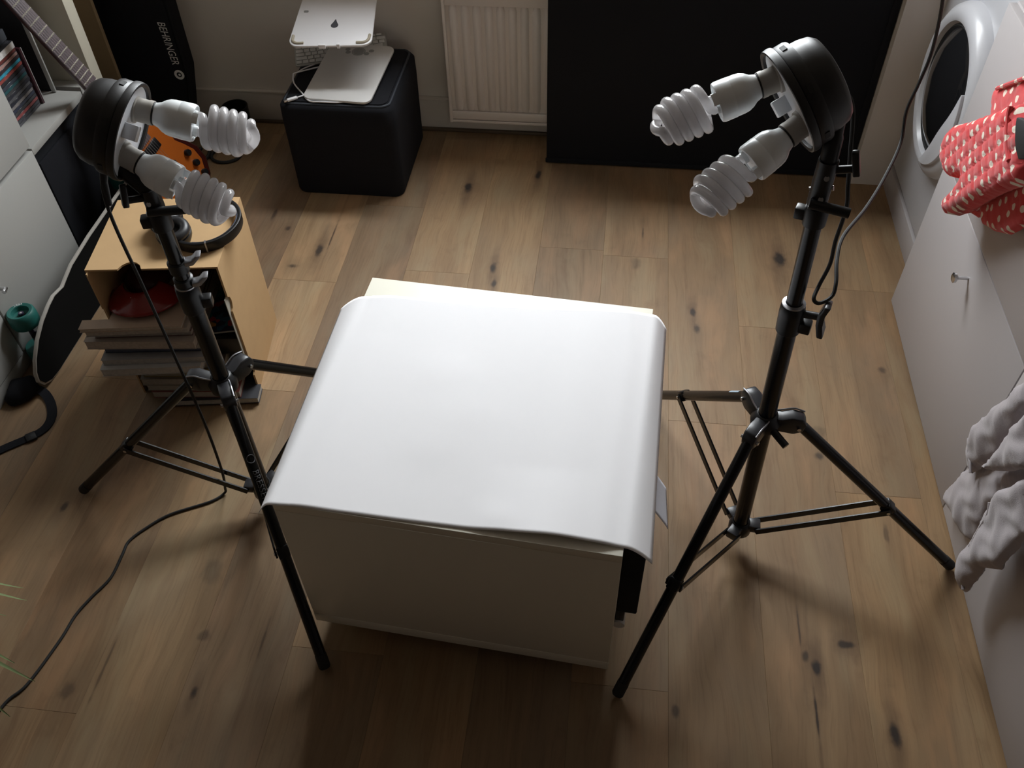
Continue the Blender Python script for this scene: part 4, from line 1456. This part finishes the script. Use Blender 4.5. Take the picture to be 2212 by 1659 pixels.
# ================================================================== LIGHT STANDS
def light_stand(name, label, base, top, feet, hub_h, side, cz, uz, wing):
    t = thing(name, (base[0], base[1], 0), label, 'light stand', 'black tripod light stands')
    B, T = V(base), V(top)
    ax = (T - B).normalized()
    at = lambda z: B + ax * ((z - B.z) / ax.z)
    c0 = (at(.3).x, at(.3).y)
    # column
    MB().tube([at(.055), at(cz)], .0180, 28).build('lower_column', BLKM, t)
    MB().tube([at(cz), at(uz + .01)], .0148, 24).build('upper_column', BLKM, t)
    MB().tube([at(uz + .01), at(T.z)], .0120, 20).build('spigot', BLKM, t)
    # spider hub
    hz = hub_h
    hub = MB().lathe([(.0185, -.026), (.030, -.024), (.032, -.006), (.026, .004), (.0225, .012), (.0185, .014)], frame(at(hz), ax), 36, cap0=False, cap1=False).build('hub', BLK, t)
    low = MB().lathe([(.010, -.036), (.022, -.036), (.027, -.030), (.027, -.006), (.0215, .006), (.0185, .008)], frame(at(.085), ax), 36, cap1=False).build('lower_hub', BLK, t)
    for i, f in enumerate(feet):
        ft = V((f[0], f[1], .012))
        d = V((ft.x - at(hz).x, ft.y - at(hz).y, 0)).normalized()
        s_ = V((-d.y, d.x, 0))
        st = at(hz) + d * .068 + V((0, 0, -.008))
        leg_d = (ft - st).normalized()
        # hub arm: a clevis with a pale worn rim
        m = Matrix((d, s_, V((0, 0, 1)))).transposed().to_4x4()
        m.translation = at(hz)
        arm_p = [(.024, -.026), (.060, -.030), (.078, -.020), (.082, .000), (.074, .016), (.050, .020), (.030, .012), (.020, .012)]
        mb = MB(); mb.prism(arm_p, -.0145, .0145, lambda u, v, dd: m @ V((u, dd, v)))
        arm = mb.build('hub_arm', GREYP, t, bevel=.004, segs=2)
        MB().tube(smooth_path([m @ V((u, w, v + .0008)) for u, w, v in ((.018, .013, .010), (.034, .014, .014), (.054, .014, .0205), (.076, .013, .015))], 5), .0018, 6).build('worn_rim', SCUFF, arm)
        MB().tube([m @ V((.068, -.0195, -.008)), m @ V((.068, .0195, -.008))], .0042, 10).build('rivet', STEEL, arm)
        # leg
        leg = MB().tube([st, ft - leg_d * .030], .0125, 20).build('leg', BLKM, t)
        MB().tube([ft - leg_d * .034, ft - leg_d * .004, ft], [.0132, .0134, .011], 20).build('rubber_foot', BLKR, leg)
        # pair of flat braces from the lower hub
        tt = .55
        jp = st + (ft - st) * tt
        clv = at(.078) + d * .030
        m2 = Matrix((d, s_, V((0, 0, 1)))).transposed().to_4x4()
        m2.translation = at(.078)
        MB().box(.016, .046, -.014, .014, -.012, .012, m2).build('brace_clevis', GREYP, low, bevel=.003)
        for sg in (-1, 1):
            a = at(.078) + d * .040 + s_ * (sg * .0165)
            b = jp + s_ * (sg * .0165)
            bd_ = (b - a).normalized()
            nn = bd_.cross(s_)
            mm = Matrix((bd_, s_, nn)).transposed().to_4x4()
            mm.translation = a
            MB().box(-.006, (b - a).length + .006, -.0022, .0022, -.0090, .0090, mm).build('brace', BLKM, t, bevel=.0008, segs=1)
        MB().tube([jp - s_ * .0205, jp + s_ * .0205], .0040, 10).build('rivet', STEEL, leg)
        jm = Matrix((leg_d, s_, leg_d.cross(s_))).transposed().to_4x4()
        jm.translation = jp
        MB().box(-.014, .014, -.0130, .0130, -.0128, .0128, jm).build('leg_bracket', BLK, leg, bevel=.003)
    MB().tube([at(hub_h - .012) + V((.010, -.020, 0)), at(hub_h - .012) + V((.040, -.055, -.012))], .0080, 12).build('lock_knob', BLK, t)
    # column clamps
    fr = frame(at(cz), ax, side)

    def fx(z):
        return frame(at(z), ax, side)
    cl = MB().lathe([(.0185, -.050), (.0225, -.046), (.0235, -.004), (.0225, .012), (.019, .018), (.0155, .019)], fx(cz), 32, cap0=False, cap1=False).build('column_clamp', BLK, t)
    MB().lathe([(.0182, .016), (.0212, .018), (.0212, .0205), (.0155, .022)], fx(cz), 32, cap0=False, cap1=False).build('clamp_ring', SCUFF, cl)
    MB().box(.018, .040, -.011, .011, -.040, -.016, fx(cz)).build('clamp_lug', BLK, cl, bevel=.003)
    if wing:
      kn = MB().tube([fx(cz) @ V((.018, 0, .000)), fx(cz) @ V((.056, 0, .004))], .0075, 14).build('wing_knob', GREYP, t)
      mb = MB()
      mb.prism([(-.030, -.010), (-.026, .011), (-.008, .007), (.008, .007), (.026, .013), (.031, -.008), (.010, -.006), (-.010, -.006)], .046, .058, lambda u, v, d: fx(cz) @ V((d + abs(u) * .25, v * 1.6, u * 1.2)))
      mb.build('wing', GREYP, kn, bevel=.003)
    # upper collar with lever
    uc_ = MB().lathe([(.0150, -.020), (.0195, -.018), (.0205, .010), (.0185, .018), (.0125, .020)], fx(uz), 28, cap0=False, cap1=False).build('upper_collar', BLK, t)
    MB().box(-.034, -.012, -.010, .010, -.012, .010, fx(uz)).build('collar_lug', BLK, uc_, bevel=.003)
    MB().tube([fx(uz + .02) @ V((-.012, -.020, .012)), fx(uz + .02) @ V((.052, -.012, .004))], .0088, 12).build('lever', BLK, t)
    return t, at, fx


RB, RT = (.371, 1.243, 0), (.339, 1.254, 1.090)
rs, rat, rfx = light_stand('light_stand', 'black tripod light stand between paper table and white cabinets', RB, RT, [(.873, 1.219), (.093, .816), (.136, 1.697)], .470, (1, -.35, 0), .768, .985, True)
LB, LT = (-.818, 1.233, 0), (-.812, 1.228, .985)
ls_, lat, lfx = light_stand('light_stand', 'black tripod light stand beside the cardboard magazine box', LB, LT, [(-1.317, 1.218), (-.556, .808), (-.580, 1.670)], .480, (1, .3, 0), .738, .915, False)
# silver flip levers of the left stand
for zz, dz in ((.805, .012), (.765, .0)):
    m = lfx(zz)
    lv_ = MB()
    lv_.prism([(.016, -.006), (.032, -.004), (.046, .010), (.050, .016), (.040, .016), (.030, .006), (.016, .004)], -.010, .010, lambda u, v, d: m @ V((u, d - .006, v + dz)))
    lv_.build('flip_lever', SCUFF, ls_, bevel=.0015)
    MB().lathe([(.0150, -.014), (.0190, -.012), (.0190, .010), (.0150, .012)], m, 24, cap0=False, cap1=False).build('lever_collar', BLK, ls_)
# lettering on the left stand's near leg, sticker on the right stand's hidden leg
st = lat(.480) + (V((-.556, .808, .012)) - lat(.480)).normalized() * .0
ft = V((-.556, .808, .012))
d0 = V((ft.x - lat(.48).x, ft.y - lat(.48).y, 0)).normalized()
st = lat(.480) + d0 * .068 + V((0, 0, -.008))
ld_ = (ft - st).normalized()
ln = (V((0, 0, 1.9)) - (st + ft) / 2)
ln = (ln - ld_ * ln.dot(ld_)).normalized()
lsd = ld_.cross(ln)


def leg_text(x, y):
    an = y / .0128 + .15
    return st + ld_ * (.190 + x) + (ln * cos(an) - lsd * sin(an)) * .0130


text_part('BRESSER', .020, leg_text, 'lettering', mat('grey_print', (.13, .13, .14), .5), ls_)
mb = MB()
mb.tube([leg_text(-.062 + .009 * cos(a), .009 * sin(a)) for a in [2 * pi * i / 24 for i in range(24)]], .0009, 5, closed=True)
mb.build('round_emblem', mat('grey_print', (.13, .13, .14), .5), ls_)
ftR = V((.136, 1.697, .012))
dR = V((ftR.x - rat(.47).x, ftR.y - rat(.47).y, 0)).normalized()
stR = rat(.47) + dR * .068 + V((0, 0, -.008))
lR = (ftR - stR).normalized()
nR = V((0, 0, 1)) - lR * lR.z
nR.normalize()
nR = (nR + (-(lR.cross(nR))) * 0).normalized()
sR = lR.cross(nR)
mb = MB()
mb.grid(10, 4, lambda u, v: stR + lR * (.035 + .045 * u) + (nR * cos((v - .5) * .9) + sR * sin((v - .5) * .9)) * .0129)
stk = mb.build('sticker', BLUEL, rs, fix=False)


def lamp_head(name, label, face_c, axis, major, bulbs, mount, lat_top, knob_dir, bscale):
    c, ax, mj = V(face_c), V(axis).normalized(), V(major)
    mj = (mj - ax * mj.dot(ax)).normalized()
    m = frame(c, ax, mj) @ Matrix.Scale(.95, 4)   # x = major, z = light direction
    t = thing(name, tuple(V(mount)), label, 'lamp head', 'studio lamp heads')
    hs_ = MB().lathe([(.010, -.080), (.058, -.079), (.068, -.076), (.075, -.068), (.079, -.052), (.080, -.034)], m, 56, cap1=False).build('housing', HOUS, t)
    MB().lathe([(.079, -.036), (.086, -.035), (.0875, -.031), (.0875, -.014), (.086, -.012)], m, 56, cap0=False, cap1=False).build('vent_ring', HOUS, t)
    MB().lathe([(.085, -.0125), (.0905, -.011), (.0915, -.006), (.0905, .002), (.0880, .003), (.0840, .001), (.0830, -.006)], m, 64, cap0=False, cap1=False).build('rim', HOUS, t)
    fc = MB().lathe([(.0001, -.004), (.0835, -.004), (.0835, -.0055), (.0001, -.0055)], m, 56, cap0=False, cap1=False).build('reflector_face', FACEW, t)
    for k in range(6):
        a = radians(30 + 60 * k)
        mm = m @ Matrix.Rotation(a, 4, 'Z')
        MB().box(.0868, .0885, -.008, .008, -.027, -.019, mm).build('vent_slot', BLKR, hs_)
    # empty socket plate between the bulbs
    mm = m @ Matrix.Translation((0, -.030, 0))
    MB().box(-.014, .014, -.010, .010, -.005, .020, mm).build('socket_bracket', FACEW, t, bevel=.002)
    for i, (off, bdir, spin, txt) in enumerate(bulbs):
        p = m @ V((off[0], off[1], -.004))
        bz = V(bdir).normalized()
        bm_ = frame(p, bz, mj) @ Matrix.Rotation(radians(spin), 4, 'Z') @ Matrix.Scale(bscale, 4)
        sk = MB().lathe([(.0245, -.004), (.0245, .002), (.0215, .004), (.0212, .022), (.0220, .024), (.0220, .031), (.017, .032)], bm_, 32).build('socket', SOCK, t)
        MB().lathe([(.0205, .031), (.0213, .0325), (.0205, .034)], bm_, 32).build('socket_seal', BLKR, sk)
        bs = MB().lathe([(.0195, .033), (.0205, .036), (.0230, .043), (.0285, .0505), (.0318, .058), (.0330, .066), (.0333, .077), (.0333, .0785), (.0337, .079), (.0340, .100), (.0325, .104), (.0305, .1045), (.0300, .1015), (.001, .1015)], bm_, 40, cap1=False).build('bulb', BASEW, t)
        for (a0, a1) in ((20, 55), (200, 235)):
            pol = [(.0328 * cos(radians(a)), .0328 * sin(radians(a))) for a in range(a0, a1 + 1, 5)] + [(.0302 * cos(radians(a)), .0302 * sin(radians(a))) for a in range(a1, a0 - 1, -5)]
            mb = MB(); mb.prism(pol, .102, .113, lambda u, v, d: bm_ @ V((u, v, d))); mb.build('base_tab', BASEW, bs, smooth=30)
        # double helix tube
        R0, turns, z0, z1 = .0335, 2.45, .121, .2035
        path = []
        N = 96

        def hel(q, ph):
            a = q * turns * 2 * pi + ph
            r = R0 * (1 - .38 * max(0, (q - .78) / .22) ** 1.5) * (.62 + .38 * min(1, q / .10))
            return V((r * cos(a), r * sin(a), z0 + (z1 - z0) * q))
        a0 = 0
        stem = [V((.0165, 0, .101)), V((.0165, 0, .110)), V((.019, .002, .117))]
        arm1 = stem + [hel(q / N, .30) for q in range(4, N + 1)]
        arm2 = [V((-v.x, -v.y, v.z)) for v in arm1]
        e = arm1[-1]
        capp = [V((e.x * .55, e.y * .55, e.z + .006)), V((0, 0, e.z + .0085)), V((-e.x * .55, -e.y * .55, e.z + .006))]
        full = arm1 + capp + arm2[::-1]
        MB().tube([bm_ @ v for v in smooth_path(full, 2)], .0080, 14).build('spiral_tube', BULB, bs, smooth=80)
        for sg in (-1, 1):
            MB().tube([bm_ @ V((.0165 * sg, 0, .1015)), bm_ @ V((.0165 * sg, 0, .1085))], .0096, 14).build('tube_collar', BASEW, bs)
        if txt is not None:
            for dy, body, sz in ((.007, 'BRESSER', .0062), (-.0005, 'Daylight 5500K', .0030), (-.0045, '220-240V 50Hz', .0030), (-.010, 'CE 85W E27', .0050)):
                def bt(x, y, dy=dy):
                    zz = .0740 + (dy + y)
                    rr = .0336 + (.0008 if zz > .078 else 0) if zz > .077 else .0310 + (zz - .062) * .135 + .0006
                    an = radians(txt) + x / .031
                    return bm_ @ V((rr * cos(an), rr * sin(an), zz))
                text_part(body, sz, bt, 'lettering', INKB, bs)
    # tilt bracket between stand top and housing
    T0 = V(lat_top)
    hp_ = V(mount)
    MB().tube([T0 + V((0, 0, -.085)), T0 + V((0, 0, .0))], .0165, 20).build('spigot_holder', BLK, t)
    MB().tube(smooth_path([T0 + V((0, 0, -.01)), T0 + (hp_ - T0) * .45 + V((0, 0, .006)), hp_], 6), [.0145] * 7 + [.0125] * 6, 14).build('tilt_arm', BLK, t)
    kd = V(knob_dir).normalized()
    kn = MB().tube([T0 + V((0, 0, -.02)), T0 + V((0, 0, -.02)) + kd * .045], .0065, 12).build('tilt_knob', BLK, t)
    km = frame(T0 + V((0, 0, -.02)) + kd * .040, kd, (0, 0, 1))
    mb = MB()
    mb.prism([(-.012, -.007), (-.012, .007), (0, .008), (.030, .006), (.033, -.001), (.030, -.006), (0, -.008)], 0, .011, lambda u, v, d: km @ V((u, v, d)))
    mb.build('knob_wing', BLK, kn, bevel=.002)
    MB().tube([T0 + V((0, 0, -.055)) - kd * .018, T0 + V((0, 0, -.055)) + kd * .020], .0045, 12).build('clamp_screw', STEEL, t)
    for q in (0, 1):
        s_ = kd.cross(V((0, 0, 1))).normalized()
        pp_ = T0 + V((0, 0, -.025 - .04 * q)) - V((0, .0155, 0))
        MB().tube([pp_, pp_ + V((0, -.0022, .001))], .0045, 12).build('screw', STEEL, t)
    return t, m


rh, rm = lamp_head('studio_lamp_head', 'black round lamp head with two spiral bulbs on right stand', (.263, 1.287, 1.167), (-.836, -.283, -.469), (.546, -.505, -.668),
                   [((-.042, 0), (-.909, -.227, -.350), 60, None), ((.042, 0), (-.745, -.452, -.491), 20, -60)], (.342, 1.278, 1.150), (.339, 1.254, 1.090), (.85, -.2, .25), .94)
lh, lm = lamp_head('studio_lamp_head', 'black round lamp head with two spiral bulbs on left stand', (-.825, 1.261, 1.074), (.934, .018, -.357), (-.259, -.651, -.713),
                   [((-.042, 0), (.955, .084, -.284), 40, 95), ((.042, 0), (.884, -.132, -.448), 100, None)], (-.890, 1.225, 1.050), (-.812, 1.228, .985), (-.4, -.3, .1), .955)

# ------------------------------------------------------------------ power cords
cl_ = MB()
cl_.tube(smooth_path([(-.905, 1.262, 1.00), (-.912, 1.245, .965), (-.905, 1.225, .90), (-.892, 1.212, .75), (-.880, 1.200, .55), (-.882, 1.205, .35), (-.905, 1.225, .15), (-.937, 1.252, .03), (-.945, 1.250, .006), (-.974, 1.222, .0035), (-1.062, 1.174, .0035), (-1.107, 1.13, .0035),
                       (-1.137, 1.086, .0035), (-1.138, 1.045, .0035), (-1.14, .98, .0035), (-1.163, .927, .0035), (-1.181, .876, .0035), (-1.189, .811, .0035), (-1.214, .702, .0035), (-1.245, .646, .0035), (-1.262, .50, .0035), (-1.27, .2, .0035)], 8), .0034, 8)
lc = cl_.build('power_cord', BLKR, base=(-1.1, 1.0, 0))
tag(lc, 'black power cord from left lamp trailing across the floor', 'cord')
mb = MB()
mb.tube([(-.900, 1.262, 1.012), (-.908, 1.250, .975), (-.905, 1.235, .935)], [.0085, .0065, .0045], 12)
mb.build('strain_relief', BLKR, lc, base=lc['_b'])


def wpt(px, py, depth):
    """a measured point at a given distance in front of the viewer (used for the free-hanging cord only)"""
    d = r2 * ((px - 1106) / F_PX) + u2 * (-(py - 829.5) / F_PX) + fwd
    return V((0, 0, 1.9)) + d * depth


rc_pts = [(1826, 200, 1.42), (1838, 215, 1.425), (1843, 250, 1.43), (1838, 320, 1.44), (1832, 400, 1.46), (1828, 450, 1.48), (1805, 520, 1.53), (1793, 570, 1.57), (1770, 615, 1.60), (1758, 645, 1.60), (1770, 655, 1.60),
          (1797, 640, 1.60), (1806, 610, 1.60), (1808, 560, 1.62), (1822, 510, 1.66), (1870, 450, 1.78), (1910, 385, 1.86), (1945, 310, 1.9), (1958, 240, 1.88), (1985, 180, 1.84), (2010, 120, 1.80), (2028, 50, 1.74), (2040, -20, 1.66), (2060, -120, 1.55)]
rc = MB().tube(smooth_path([wpt(*p) for p in rc_pts], 8), .0036, 8).build('power_cord', BLKR, base=(.6, 1.5, .8))
tag(rc, 'black power cord looping from right lamp up past the washing machine', 'cord')

for o in list(bpy.data.objects):
    if '_b' in o:
        del o['_b']
